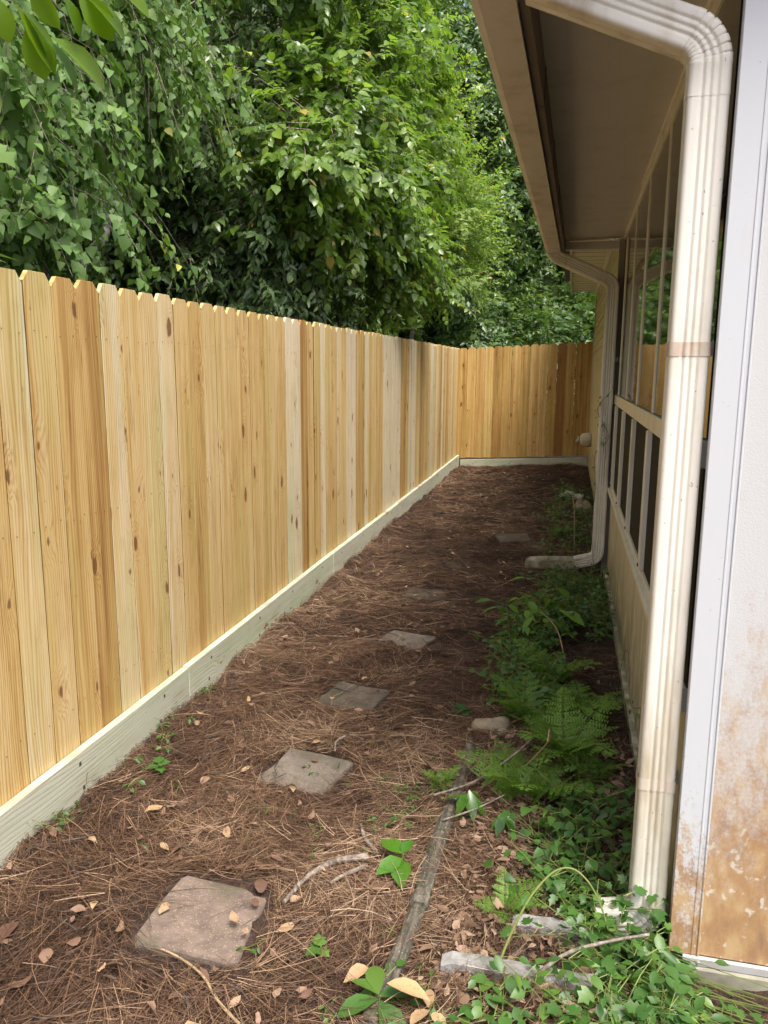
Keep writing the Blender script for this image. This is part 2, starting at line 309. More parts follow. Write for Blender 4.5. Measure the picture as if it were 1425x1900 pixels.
class MB:
    def __init__(s): s.v = []; s.f = []
    def box(s, x0, x1, y0, y1, z0, z1, ch=0.0):
        b = len(s.v)
        if ch <= 0:
            s.v += [(x0, y0, z0), (x1, y0, z0), (x1, y1, z0), (x0, y1, z0), (x0, y0, z1), (x1, y0, z1), (x1, y1, z1), (x0, y1, z1)]
            s.f += [tuple(b + i for i in q) for q in ((0, 3, 2, 1), (4, 5, 6, 7), (0, 1, 5, 4), (1, 2, 6, 5), (2, 3, 7, 6), (3, 0, 4, 7))]
        else:
            for z, i in ((z0, ch), (z0 + ch, 0), (z1 - ch, 0), (z1, ch)):
                X0, X1, Y0, Y1 = x0 + i, x1 - i, y0 + i, y1 - i
                c = ch * 0.7 if i == 0 else ch * 0.4
                s.v += [(X0 + c, Y0, z), (X1 - c, Y0, z), (X1, Y0 + c, z), (X1, Y1 - c, z), (X1 - c, Y1, z), (X0 + c, Y1, z), (X0, Y1 - c, z), (X0, Y0 + c, z)]
            s.f.append(tuple(b + i for i in range(7, -1, -1))); s.f.append(tuple(b + 24 + i for i in range(8)))
            for r in range(3):
                for i in range(8): s.f.append((b + r * 8 + i, b + r * 8 + (i + 1) % 8, b + r * 8 + 8 + (i + 1) % 8, b + r * 8 + 8 + i))
        return s
    def rings(s, rings, cap=True):
        b = len(s.v); n = len(rings[0])
        for r in rings: s.v += [tuple(p) for p in r]
        for i in range(len(rings) - 1):
            for j in range(n): s.f.append((b + i * n + j, b + i * n + (j + 1) % n, b + (i + 1) * n + (j + 1) % n, b + (i + 1) * n + j))
        if cap:
            s.f.append(tuple(b + j for j in range(n - 1, -1, -1))); e = b + (len(rings) - 1) * n; s.f.append(tuple(e + j for j in range(n)))
        return s
    def tube(s, pts, rad, n=6):
        pts = [Vector(p) for p in pts]; rr = rad if hasattr(rad, '__len__') else [rad] * len(pts)
        rings = []; ref = Vector((0.31, 0.17, 0.93))
        for i, p in enumerate(pts):
            d = (pts[min(i + 1, len(pts) - 1)] - pts[max(i - 1, 0)]).normalized()
            if abs(d.dot(ref)) > 0.95: ref = Vector((0.93, 0.2, 0.3))
            a = d.cross(ref).normalized(); c = d.cross(a)
            rings.append([p + (a * math.cos(t) + c * math.sin(t)) * rr[i] for t in (2 * math.pi * q / n for q in range(n))])
        return s.rings(rings)
    def mesh(s, name, mat, smooth=False):
        me = bpy.data.meshes.new(name); me.from_pydata(s.v, [], s.f); me.materials.append(MAT[mat])
        if smooth: me.polygons.foreach_set('use_smooth', [len(q) == 4 for q in s.f])
        me.update(); return me
    def build(s, name, mat, parent=None, smooth=False, **kw): return link(name, s.mesh(name, mat, smooth), parent, **kw)

def catmull(P, n=6):
    P = [np.array(p, float) for p in P]; out = []
    for i in range(len(P) - 1):
        a, b, c, d = P[max(i - 1, 0)], P[i], P[i + 1], P[min(i + 2, len(P) - 1)]
        for t in np.linspace(0, 1, n, endpoint=False):
            out.append(0.5 * (2 * b + (c - a) * t + (2 * a - 5 * b + 4 * c - d) * t * t + (3 * b - a - 3 * c + d) * t ** 3))
    out.append(P[-1]); return out
def unit(a): return a / (np.linalg.norm(a, axis=-1, keepdims=True) + 1e-9)

# ------------------------------------------------------------------ ground
def sst(a, b, x): t = np.clip((x - a) / (b - a), 0, 1); return t * t * (3 - 2 * t)
def gz(x, y):
    x = np.asarray(x, float); y = np.asarray(y, float)
    z = 0.105 * sst(-1.8, 0.3, x) * sst(8, 13, y)
    z = z + 0.012 * np.sin(x * 3.1 + 1.3 * np.sin(y * 1.1)) * np.sin(y * 1.7 + 0.5) + 0.006 * np.sin(x * 9 + y * 4) + 0.006 * np.sin(y * 8.3 - x * 5)
    z = z + 0.010 * np.sin(x * 14 + 3 * np.sin(y * 5)) * np.sin(y * 11 + 2 * np.sin(x * 7))
    z = z + 0.035 * sst(-1.45, -1.70, x) * (0.35 + 0.65 * np.sin(y * 2.1 + 1.5 * np.sin(y * 3.3)) ** 2)
    z = z - 0.05 * sst(0.0, 0.35, x) * sst(2.6, 1.9, y)
    return z
xs = np.concatenate([np.linspace(-90, -6, 22), np.linspace(-5.5, -2.1, 12), np.linspace(-2.0, 0.9, 80), np.linspace(1.2, 6, 8), np.linspace(8, 90, 18)])
ys = np.concatenate([np.linspace(-90, -3, 18), np.linspace(-2, 0.8, 10), np.linspace(1.0, 13.6, 260), np.linspace(14.5, 30, 14), np.linspace(36, 110, 14)])
gx, gy = np.meshgrid(xs, ys); rg = np.random.default_rng(5)
zz = gz(np.clip(gx, -3, 1), np.clip(gy, 0, 14)) + rg.normal(0, 0.004, gx.shape) * ((gx > -2.2) & (gx < 1) & (gy > 0.8) & (gy < 14))
V = np.stack([gx, gy, zz], -1).reshape(-1, 3); nx = len(xs)
ii, jj = np.meshgrid(np.arange(len(ys) - 1), np.arange(nx - 1), indexing='ij'); q = (ii * nx + jj).ravel()
tag(link('ground', np_mesh('ground', V, np.stack([q, q + 1, q + nx + 1, q + nx], 1), 'forest_soil', smooth=True)), kind='structure')

# ------------------------------------------------------------------ fence
rng = random.Random(11)
def picket_mesh(w, h, seed):
    r = random.Random(seed); cx, cz = 0.029 + r.uniform(-0.005, 0.005), 0.032 + r.uniform(-0.006, 0.006)
    out = [(0, 0), (w, 0), (w, h - cz), (w - cx, h), (cx, h), (0, h - cz)]
    m = MB(); i = 0.0007
    cxm, czm = w / 2, h / 2
    ins = [(x + (i if x < cxm else -i), z + (i if z < czm else -i)) for x, z in out]
    m.rings([[(x, 0, z) for x, z in ins], [(x, 0.0008, z) for x, z in out], [(x, 0.016, z) for x, z in out]])
    return m.mesh('picket', 'picket_wood')
PM = [picket_mesh(0.1402 + 0.0006 * (s % 3 - 1), 1.80, s) for s in range(10)]
nail_spots = []
def side_x(y): return -1.735 - 0.0055 * (y - 2)
side = thing('picket_fence', 'long new pine picket fence running down the left side of the path', 'fence', (-1.74, 2, 0))
back = thing('picket_fence', 'short new pine picket fence closing off the far end of the path', 'fence', (-1.80, 13, 0))
side.matrix_world = Matrix.Translation((-1.74, 2, 0)); 
tone_at = [(2.66, 2.80, 0.82), (2.80, 2.94, .55), (2.52, 2.66, .28), (2.38, 2.52, .45), (2.22, 2.38, .62), (3.08, 3.22, .74), (3.38, 3.52, .42), (4.67, 4.95, .98), (5.38, 5.55, 1.0), (6.1, 6.45, 1.05), (6.75, 6.9, .9), (7.45, 8.35, 1.12), (8.36, 8.6, 0.28), (8.75, 9.1, 1.1), (9.5, 9.6, .3), (10.2, 10.4, 1.0), (11.2, 11.3, 1.05)]
def add_picket(par, mesh, x, y, z, rz, tone, tilt, px, py):
    o = link('picket', mesh, par, (x - px, y - py, z), (tilt * 0.3, tilt, rz)); o['tone'] = tone; return o
y = 0.55; i = 0
side_ys = []
while y < 13.0 - 0.02:
    tone = 0.54 + rng.gauss(0, 0.13)
    if 3.2 < y < 4.66: tone = 0.52 + rng.gauss(0, 0.08)
    for a, b, t in tone_at:
        if a <= y + 0.07 < b: tone = t + rng.uniform(-.06, .06)
    dx = rng.uniform(-0.0022, 0.0022); top = 1.897 + 0.0045 * (y - 2) + rng.uniform(-.006, .006)
    h0 = top - 1.80
    o = add_picket(side, PM[rng.randrange(10)], side_x(y) + dx, y, h0, R(90) + 0.0055, tone, rng.gauss(0, 0.0012), -1.74, 2)
    for hz in (0.35, 1.05, 1.70):
        for s_ in (0.035, 0.105):
            nail_spots.append((side_x(y) + dx + 0.0012, y + s_ + rng.uniform(-.01, .01), hz + rng.uniform(-.012, .012), 0))
    y += 0.1432 + rng.uniform(-0.0012, 0.0022); i += 1
x = -1.80; i = 0
back_t = [.30, .42, .36, .48, .20, .34, .38, .30, .36, .46, .32, -.08, .36, .2, .3, .3]
while x < 0.30:
    zt = 1.955 + 0.047 * (x + 1.8)
    o = add_picket(back, PM[rng.randrange(10)], x, 12.985 + rng.uniform(-.003, .003), zt - 1.80 + rng.uniform(-.006, .006), 0, back_t[min(i, 15)] + rng.uniform(-.05, .05), rng.gauss(0, 0.0012), -1.80, 13)
    for hz in (0.40, 1.10, 1.72):
        for s_ in (0.035, 0.105): nail_spots.append((x + s_, 12.982, hz + 0.047 * (x + 1.8), 1))
    x += 0.1428 + rng.uniform(-.001, .002); i += 1
def nails(par, spots, px, py):
    m = MB(); 
    for (x, y, z, b) in spots:
        r = 0.0024; e = 0.0012
        if b: pts = [(x - r, y, z), (x, y, z - r), (x + r, y, z), (x, y, z + r)]; dv = (0, -e, 0)
        else: pts = [(x, y - r, z), (x, y, z - r), (x, y + r, z), (x, y, z + r)]; dv = (e, 0, 0)
        m.rings([[(p[0] - px, p[1] - py, p[2]) for p in pts], [(p[0] - px + dv[0], p[1] - py + dv[1], p[2] + dv[2]) for p in pts]])
    tag(m.build('nail_heads', 'nail_metal', par), kind='stuff')
nails(side, [s_ for s_ in nail_spots if s_[3] == 0], -1.74, 2)
nails(back, [s_ for s_ in nail_spots if s_[3] == 1], -1.80, 13)
# kickboards: local X along the board
def kick(par, x0, y0, x1, y1, z0, z1, h, tone, px, py, th=0.036):
    L = math.hypot(x1 - x0, y1 - y0); a = math.atan2(y1 - y0, x1 - x0)
    m = MB().box(0.0015, L - 0.0015, -th, 0, -0.06, h, 0.003)
    o = m.build('kickboard', 'kick_wood', par, loc=(x0 - px, y0 - py, z0), rot=(0, -math.asin((z1 - z0) / L), a)); o['tone'] = tone
    nm = MB()
    for q in np.arange(0.25, L, 0.61):
        for zq in (0.05, h - 0.045):
            xx = q + rng.uniform(-.05, .05); nm.box(xx - .006, xx + .006, -th - .0012, -th + .001, zq - .005, zq + .009)
    if nm.v: tag(nm.build('nail_heads', 'nail_metal', o), kind='stuff')
ky = [0.3, 3.22, 5.62, 8.05, 10.5, 12.96]
kt = [0.55, 0.7, 0.75, 0.85, 0.9]
for a, b, t in zip(ky[:-1], ky[1:], kt):
    # face towards +X: board runs from far to near is flipped, so offset the front by the thickness
    L = b - a; xa, xb = side_x(a) + 0.003, side_x(b) + 0.003
    kick(side, xa, a, xb, b, rng.uniform(-.006, .005), rng.uniform(-.006, .005), 0.196, t, -1.74, 2, 0.036 + rng.uniform(-.002, .003))
kick(back, -1.735, 12.978, 0.34, 12.978, 0.0, 0.10, 0.125, 0.6, -1.80, 13)
# rails and posts on the far side
for z in (0.34, 1.05, 1.68):
    o = MB().box(-1.45, 10.95, 0.0175, 0.055, z, z + 0.088).build('rail', 'picket_wood', side, rot=(0, 0, R(90) + 0.0055)); o['tone'] = 0.5
    o = MB().box(0.0, 2.1, 0.0175, 0.055, z, z + 0.088).build('rail', 'picket_wood', back, rot=(0, -0.047, 0)); o['tone'] = 0.5
for yy in np.arange(-0.5, 11, 2.42):
    o = MB().box(-0.165, -0.076, yy, yy + 0.089, -0.1, 1.78).build('post', 'picket_wood', side); o['tone'] = 0.6

# ------------------------------------------------------------------ house
H = thing('house', 'cream sided house with sunroom windows, gutter and soffit along the right side of the path', 'house', (0.34, 2.04, 0))
HX, HY = 0.34, 2.04
def hb(name, mat, x0, x1, y0, y1, z0, z1, ch=0.0, parent=None):
    return MB().box(x0 - HX, x1 - HX, y0 - HY, y1 - HY, z0, z1, ch).build(name, mat, parent or H)
Y1 = 6.32
# knee wall panels below the windows
yy = 2.14
while yy < Y1 - 0.05:
    e = min(yy + 0.405, Y1); hb('wall_panel', 'knee_panel', 0.348, 0.40, yy + 0.004, e - 0.004, 0.03, 0.672, 0.004); yy = e
hb('wall_backing', 'fascia_dark', 0.362, 0.45, 2.10, Y1, 0.0, 0.66)
hb('base_board', 'knee_panel', 0.325, 0.36, 2.13, Y1, -0.12, 0.055, 0.004)
hb('corner_post', 'fascia_dark', 0.356, 0.45, 2.062, 2.135, 0.0, 2.66, 0.003)  # coloured dark to paint the black shaded gap beside the downspout
# window rails
hb('window_sill', 'frame_paint', 0.318, 0.40, 2.14, Y1, 0.675, 0.705, 0.003)
hb('window_rail', 'frame_paint', 0.336, 0.40, 2.14, Y1, 0.706, 0.742, 0.002)
hb('window_rail', 'frame_paint', 0.332, 0.40, 2.14, Y1, 1.345, 1.418, 0.003)
hb('window_rail', 'frame_paint', 0.336, 0.40, 2.14, Y1, 2.555, 2.60, 0.002)
hb('window_rail', 'frame_paint', 0.326, 0.40, 2.14, Y1, 2.602, 2.64, 0.002)
mull = [2.68, 3.49, 4.33, 5.16, 5.98]
prev = 2.14
for yv in mull + [Y1]:
    if yv < Y1:
        mo = hb('mullion', 'frame_paint', 0.338, 0.40, yv - 0.017, yv + 0.017, 1.419, 2.554, 0.002)
        hb('edge_strip', 'frame_paint', 0.3405, 0.39, yv - 0.028, yv - 0.0175, 1.420, 2.553, 0.001, mo).location = (0, 0, 0)
        ml = hb('mullion', 'frame_paint', 0.324, 0.40, yv - 0.036, yv + 0.036, 0.743, 1.344, 0.003)
    a, b = prev, yv - 0.036 if yv < Y1 else Y1
    w1 = hb('window_pane', 'window_glass', 0.3445, 0.350, a + 0.001, b + 0.015, 1.421, 2.552)
    w2 = hb('window_screen', 'dark_screen', 0.3445, 0.350, a + 0.001, b, 0.745, 1.343)
    prev = yv + 0.021
# small brackets and screws on the lower rail
for yv in mull:
    sp_ = hb('rail_clip', 'nail_metal', 0.318, 0.3235, yv - 0.016, yv - 0.002, 0.755, 0.768)
# end wall facing the camera: corner trim with bead, stucco-embossed panel, metal strip, slab
trim = hb('corner_trim', 'trim_white', 0.336, 0.412, 2.032, 2.06, 0.022, 2.90, 0.002)
hb('trim_bead', 'trim_white', 0.393, 0.3985, 2.0302, 2.033, 0.022, 2.90, 0.0015, trim)
hb('trim_bead', 'trim_white', 0.4085, 0.4135, 2.0285, 2.0335, 0.022, 2.90, 0.0015, trim)
hb('end_panel', 'stucco_panel', 0.414, 1.62, 2.037, 2.06, 0.022, 3.1)
hb('end_panel', 'stucco_panel', 1.624, 2.83, 2.037, 2.06, 0.022, 3.1)
hb('end_panel', 'stucco_panel', 2.834, 4.04, 2.037, 2.06, 0.022, 3.1)
strip = hb('bottom_strip', 'steel_strip', 0.372, 4.04, 2.0235, 2.0362, -0.004, 0.021, 0.002)
for xx in (0.412, 0.70, 1.0, 1.3, 1.6):
    m = MB(); ring = lambda r, yq: [(xx - HX + r * math.cos(t), yq - HY, 0.0085 + r * math.sin(t)) for t in np.linspace(0, 2 * math.pi, 10, endpoint=False)]
    m.rings([ring(0.0055, 2.0236), ring(0.0055, 2.0215), ring(0.003, 2.020)]).build('screw', 'steel_strip', strip, True)
hb('foundation', 'slab_concrete', 0.352, 4.1, 2.018, 6.3, -0.30, -0.005, 0.006)
# main house beyond the sunroom: lap siding, corner board, soffit
FX = 0.332; Y2 = 12.93
hb('wall_core', 'siding_paint', FX + 0.02, 4.5, 6.40, Y2 - 0.02, -0.1, 3.0)
z = 0.13; n_ = 0
m = MB(); L0, L1 = 6.42 - HY, Y2 - HY
prof = [(FX - HX - 0.008, 0.0), (FX - HX + 0.019, 0.0), (FX - HX + 0.019, 0.122), (FX - HX + 0.005, 0.122)]
m.rings([[(a, L0, b) for a, b in prof], [(a, L1, b) for a, b in prof]]); sm = m.mesh('siding_board', 'siding_paint')
while z < 2.80:
    link('siding_board', sm, H, (rng.uniform(-.001, .001), 0, z), (0, rng.uniform(-.001, .001), 0)); z += 0.116
hb('corner_board', 'frame_paint', FX - 0.018, FX + 0.03, 6.345, 6.419, 0.0, 2.86, 0.003)
hb('corner_board', 'siding_paint', FX - 0.016, FX + 0.06, Y2 + 0.001, Y2 + 0.07, 0.0, 2.86, 0.003)
hb('corner_post', 'post_paint', FX - 0.026, FX + 0.08, 6.322, 6.344, 0.0, 2.56)
hb('far_soffit', 'frame_paint', -0.045, FX + 0.02, 6.45, 13.05, 2.84, 2.87)
hb('far_frieze', 'frame_paint', FX - 0.022, FX + 0.03, 6.42, 12.92, 2.765, 2.838, 0.003)
hb('far_fascia', 'gutter_paint', -0.075, -0.046, 6.40, 13.1, 2.80, 2.98, 0.003)
hb('rake_board', 'gutter_paint', -0.045, 2.5, 13.051, 13.08, 2.82, 2.99)
for yv in np.arange(6.8, 13, 0.31):
    hb('soffit_seam', 'fascia_dark', -0.044, FX - 0.024, yv, yv + 0.004, 2.8375, 2.8402)
# eave of the sunroom: soffit panel, fascia strip, gutter
def eave_piece(name, mat, prof, y0, y1, x_near, x_far, cap=True, smooth=False):
    """profile (x,z) relative to the fascia line; the fascia runs from x_near to x_far"""
    m = MB()
    m.rings([[(a + x_near - HX, y0 - HY, b) for a, b in prof], [(a + x_far - HX, y1 - HY, b) for a, b in prof]], cap)
    return m.build(name, mat, H, smooth)
EN, EF, EY0, EY1 = -0.158, -0.100, 1.86, 6.43
sof = MB(); zs = 2.605
sof.rings([[(EN - HX, EY0 + .01 - HY, zs), (0.345 - HX, EY0 + .01 - HY, zs + .03), (0.345 - HX, EY0 + .01 - HY, zs + .045), (EN - HX, EY0 + .01 - HY, zs + .015)],
           [(EF - HX, EY1 - HY, zs - .035), (0.345 - HX, EY1 - HY, zs - .02), (0.345 - HX, EY1 - HY, zs + .04), (EF - HX, EY1 - HY, zs + .0)]])
sof.build('soffit', 'soffit_paint', H)
hb('end_header', 'soffit_paint', -0.10, 0.33, 6.36, 6.445, 2.50, 2.556, 0.002)
eave_piece('fascia_strip', 'fascia_dark', [(-0.012, 2.475), (0.012, 2.475), (0.012, 2.64), (-0.012, 2.64)], EY0, EY1, EN, EF)
for yv in (2.9, 3.75, 4.6):
    t = (yv - EY0) / (EY1 - EY0); xx = EN + (EF - EN) * t; hb('strip_joint', 'nail_metal', xx - 0.002, xx + 0.0145, yv, yv + 0.006, 2.474, 2.60)
gp = [(-0.016, 2.462), (-0.105, 2.462), (-0.122, 2.468), (-0.130, 2.482), (-0.130, 2.505), (-0.148, 2.545), (-0.150, 2.575), (-0.142, 2.585), (-0.134, 2.578), (-0.134, 2.548), (-0.122, 2.515), (-0.118, 2.474), (-0.020, 2.470), (-0.020, 2.59), (-0.016, 2.59)]
g_ = eave_piece('gutter', 'gutter_paint', gp, EY0 - .02, EY1, EN, EF)
for (yv, xo) in ((EY0 - .021, EN), (EY1 - 0.001, EF)):
    m = MB(); m.rings([[(a + xo - HX, yv - HY, b) for a, b in gp[:8] + gp[-1:]], [(a + xo - HX, yv + .0025 - HY, b) for a, b in gp[:8] + gp[-1:]]]).build('end_cap', 'gutter_paint', g_)
# roofs
def slab(name, mat, x0, z0, x1, z1, y0, y1, th):
    MB().rings([[(x0 - HX, y - HY, z0), (x1 - HX, y - HY, z1), (x1 - HX, y - HY, z1 + th), (x0 - HX, y - HY, z0 + th)] for y in (y0, y1)]).build(name, mat, H)
slab('roof', 'shingle', -0.20, 2.66, 4.3, 3.3, 1.8, 6.6, 0.05)
slab('roof', 'shingle', -0.16, 2.99, 4.5, 4.6, 6.4, 13.3, 0.05)
hb('sunroom_back', 'fascia_dark', 1.2, 1.25, 2.2, 6.3, 0.0, 2.6)

# downspouts: swept corrugated profile in an XZ plane
def ds_profile(a, b):
    P = []
    def face(p0, p1, nrm, ribs):
        p0 = np.array(p0); p1 = np.array(p1); nrm = np.array(nrm)
        for t in np.linspace(0.04, 0.96, 29):
            dep = 0.0
            for c in ribs: dep = max(dep, math.exp(-((t - c) / 0.055) ** 2))
            P.append(tuple(p0 + (p1 - p0) * t - nrm * dep * 0.0050))
    r = 0.011
    def corner(cx, cy, a0):
        for t in np.linspace(0, math.pi / 2, 5): P.append((cx + r * math.cos(a0 + t), cy + r * math.sin(a0 + t)))
    face((a, -b + r), (a, b - r), (1, 0), (0.5,)); corner(a - r, b - r, 0)
    face((a - r, b), (-a + r, b), (0, 1), (0.27, 0.5, 0.73)); corner(-a + r, b - r, math.pi / 2)
    face((-a, b - r), (-a, -b + r), (-1, 0), (0.5,)); corner(-a + r, -b + r, math.pi)
    face((-a + r, -b), (a - r, -b), (0, -1), (0.27, 0.5, 0.73)); corner(a - r, -b + r, 1.5 * math.pi)
    return P
def ds_sweep(prof, pts, yc, scl, thing_, name, mat, yoff=None):
    rings = []; n = len(pts)
    for i, (x, z) in enumerate(pts):
        p0 = pts[max(i - 1, 0)]; p1 = pts[min(i + 1, n - 1)]
        tx, tz = p1[0] - p0[0], p1[1] - p0[1]; L = math.hypot(tx, tz); tx /= L; tz /= L
        nx_, nz_ = -tz, tx            # in-plane normal
        s_ = scl[i] if scl else 1.0
        rings.append([(x + nx_ * a * s_ - HX, yc + b * s_ - HY, z + nz_ * a * s_) for a, b in prof])
    m = MB().rings(rings, False); return m.build(name, mat, thing_, True)
def arc(c, r, a0, a1, n): return [(c[0] + r * math.cos(t), c[1] + r * math.sin(t)) for t in np.linspace(a0, a1, n)]
def bend(p0, p1, p2, r, n):
    """fillet between segments p0-p1 and p1-p2"""
    p0, p1, p2 = map(np.array, (p0, p1, p2)); u = unit(p0 - p1); v = unit(p2 - p1)
    ang = math.acos(np.clip(u @ v, -1, 1)); d = r / math.tan(ang / 2); A = p1 + u * d; B = p1 + v * d
    c = p1 + unit(u + v) * (r / math.sin(ang / 2)); a0 = math.atan2(*(A - c)[::-1]); a1 = math.atan2(*(B - c)[::-1])
    if a1 - a0 > math.pi: a1 -= 2 * math.pi
    if a1 - a0 < -math.pi: a1 += 2 * math.pi
    return [tuple(q) for q in arc(c, r, a0, a1, n)]
def pleat(n, per, amt): return [1.0 + 0.014 - (amt if (i % per == 0 and 0 < i < n - 1) else 0) - (.012 * (i // per % 2)) for i in range(n)]
def downspout(yc, a, b, top, knee, wallx, zbot, outx, outz, mat, label, straps, lip):
    D = MB().box(-.001, .001, -.001, .001, 0, .002)
    prof = ds_profile(a, b)
    p_out, p_k, p_w = top, knee, (wallx, knee[1])
    b1 = bend((top[0], top[1] + .3), top, p_k, 0.085, 49); b2 = bend(top, p_k, (wallx, 0.5), 0.085, 57)
    main = ds_sweep(prof, [(wallx, b2[-1][1] + .02), (wallx, 1.6), (wallx, 1.0), (wallx, zbot + 0.10)], yc, None, H, 'downspout', mat)
    tag(main, label)
    ds_sweep(prof, [(top[0], top[1] + lip)] + b1, yc, [1.0] + pleat(49, 8, .085), main, 'elbow', mat)
    ds_sweep(prof, [b1[-1], ((b1[-1][0] + b2[0][0]) / 2, (b1[-1][1] + b2[0][1]) / 2), b2[0]], yc, None, main, 'offset_pipe', mat)
    ds_sweep(prof, b2 + [(wallx, b2[-1][1] - .07)], yc, pleat(57, 8, .085) + [1.02], main, 'elbow', mat)
    b3 = bend((wallx, 0.6), (wallx, zbot), (outx, outz), 0.075, 49)
    ds_sweep(prof, [(wallx, zbot + .18)] + b3 + [(outx, outz)], yc, [1.015] + pleat(49, 8, .085) + [1.02], main, 'shoe', mat)
    for zs_, st in straps:
        pr2 = [(x_ * 1.035, y_ * 1.035) for x_, y_ in ds_profile(a, b)]
        pr2 = [(max(-a * 1.04, min(a * 1.04, x_ * 1.02)), y_) for x_, y_ in pr2]
        sp = ds_sweep(pr2, [(wallx, zs_ + .017), (wallx, zs_ - .017)], yc, None, main, 'strap', st)
        hb('strap_tab', st, wallx + a + .001, 0.341, yc + b * .3, yc + b * 1.0, zs_ - .016, zs_ + .016, 0, main).location = (0, 0, 0)
    return main
paint_mat('worn_strap', (0.60, 0.52, 0.42), 0.5, (0.36, 0.20, 0.12), 0.9, False)
downspout(2.103, 0.047, 0.040, (-0.245, 2.565), (0.279, 2.345), 0.279, 0.060, 0.15, 0.03, 'cream_metal', 'near cream corrugated downspout at the house corner', [(1.645, 'worn_strap'), (0.49, 'worn_strap')], 0.06)
downspout(6.27, 0.047, 0.040, (-0.185, 2.455), (0.272, 2.245), 0.272, 0.135, 0.10, 0.085, 'cream_metal', 'far cream downspout with vine and splash trough', [(1.68, 'cream_metal')], 0.07)

# ------------------------------------------------------------------ stepping stones
rs = np.random.default_rng(3)
def stone(cx, cy, w, d, rz, th, up, mat, label, tilt=(0, 0)):
    n = 7; m = MB()
    def ringp(w_, d_, z_, j):
        P = []
        c = 0.012
        base = [(-w_ / 2 + c, -d_ / 2), (0, -d_ / 2), (w_ / 2 - c, -d_ / 2), (w_ / 2, -d_ / 2 + c), (w_ / 2, 0), (w_ / 2, d_ / 2 - c), (w_ / 2 - c, d_ / 2), (0, d_ / 2), (-w_ / 2 + c, d_ / 2), (-w_ / 2, d_ / 2 - c), (-w_ / 2, 0), (-w_ / 2, -d_ / 2 + c)]
        return [(a + e[0], b + e[1], z_ + e[2] * .3) for (a, b), e in zip(base, j)]
    j = rs.normal(0, 0.0045, (12, 3)); j[rs.integers(0, 12), :2] *= 2.5
    m.rings([ringp(w, d, -th, j), ringp(w, d, -.010, j), ringp(w - .008, d - .008, -.002, j), ringp(w - .03, d - .03, 0, j * .4)])
    o = m.build('stepping_stone', mat, None, loc=(cx, cy, float(gz(cx, cy)) + up), rot=(tilt[0], tilt[1], rz))
    tag(o, label, 'stepping stone', 'stepping stones along the path')
    return o
STONES = [(-0.965, 1.865, .305, .295, R(-1.5), .045, .018, 'paver_brown', 'nearest brown speckled square paver lying in the pine straw', (R(-1), R(1.5))),
          (-0.955, 2.735, .29, .275, R(-13), .04, .018, 'paver_grey', 'second nearest greyish square paver, dry with a curled leaf against it', (R(2), R(-1))),
          (-0.965, 3.49, .285, .275, R(-8), .04, .016, 'paver_shaded', 'third nearest square paver, half shaded', (0, R(1))),
          (-0.875, 4.32, .285, .255, R(-14), .04, .018, 'paver_grey', 'fourth square paver from the camera, chipped corner and moss', (R(1), 0)),
          (-0.935, 5.36, .30, .27, R(-4), .04, .006, 'paver_shaded', 'fifth square paver, almost buried in straw', (R(-1), 0)),
          (-0.86, 6.22, .29, .27, R(5), .04, .004, 'paver_shaded', 'sixth square paver, a thin dark slab edge showing in straw', (R(1.5), 0)),
          (-0.46, 7.36, .32, .28, R(14), .04, .030, 'paver_shaded', 'farthest square paver, tilted, near the downspout trough', (R(3), R(-2)))]
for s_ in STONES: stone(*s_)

# ------------------------------------------------------------------ timber, splash block, trough, rocks, sticks
def rough_bar(name, pts, w, h, mat, label, cat, seed, seg=14, tone=.5):
    r = np.random.default_rng(seed); P = catmull(pts, seg); m = MB(); rings = []
    for i, p in enumerate(P):
        d = unit(P[min(i + 1, len(P) - 1)] - P[max(i - 1, 0)]); nrm = np.array([-d[1], d[0], 0]); nrm = unit(nrm)
        jw, jh = 1 + r.normal(0, .025), 1 + r.normal(0, .025); hw, hh = w / 2 * jw, h * jh; c = .012
        prof = [(-hw, -.05), (hw, -.05), (hw, hh - c), (hw - c, hh), (-hw + c, hh), (-hw, hh - c)]
        rings.append([tuple(p + nrm * a + np.array([0, 0, b]) + r.normal(0, .0012, 3)) for a, b in prof])
    o = m.rings(rings).build(name, mat); o['tone'] = tone
    return tag(o, label, cat)
rough_bar('landscape_timber', [(-.405, 1.60, .0), (-.385, 1.8, .004), (-.366, 2.03, .008)], .046, .032, 'old_timber', 'nearest weathered grey edging timber beside the pine straw', 'timber', 1)
rough_bar('landscape_timber', [(-.365, 2.035, .01), (-.362, 2.3, .014), (-.352, 2.535, .012)], .052, .037, 'old_timber', 'middle weathered edging timber under the glossy leaves', 'timber', 2)
rough_bar('landscape_timber', [(-.351, 2.54, .010), (-.343, 2.8, .014), (-.335, 3.10, .012)], .050, .032, 'old_timber', 'farthest edging timber running toward the tan rock', 'timber', 3)
SB = thing('splash_block', 'grey concrete splash block with two raised sides under the near downspout', 'splash block', (-0.06, 1.95, 0))
def sbar(name, x0, x1, y0, y1, z0, z1, seed):
    r = np.random.default_rng(seed); m = MB(); rings = []
    for t in np.linspace(0, 1, 16):
        x = x0 + (x1 - x0) * t; j = lambda: r.normal(0, .0013)
        taper = 1 - .35 * max(0, (0.12 - t) / .12) ** 2
        z1_ = z1 * taper
        rings.append([(x, y0 + j(), z0), (x, y1 + j(), z0), (x, y1 + j(), z1_ - .012), (x, y1 - .008 + j(), z1_ + j()), (x, y0 + .008 + j(), z1_ + j()), (x, y0 + j(), z1_ - .012)])
    m.rings(rings).build(name, 'mossy_concrete', SB)
sbar('side_wall', -.205, .205, -.122, -.080, -.05, .048, 4)
sbar('side_wall', -.03, .205, .080, .122, -.05, .042, 5)
sbar('channel_floor', -.205, .205, -.074, .074, -.08, -.012, 6)
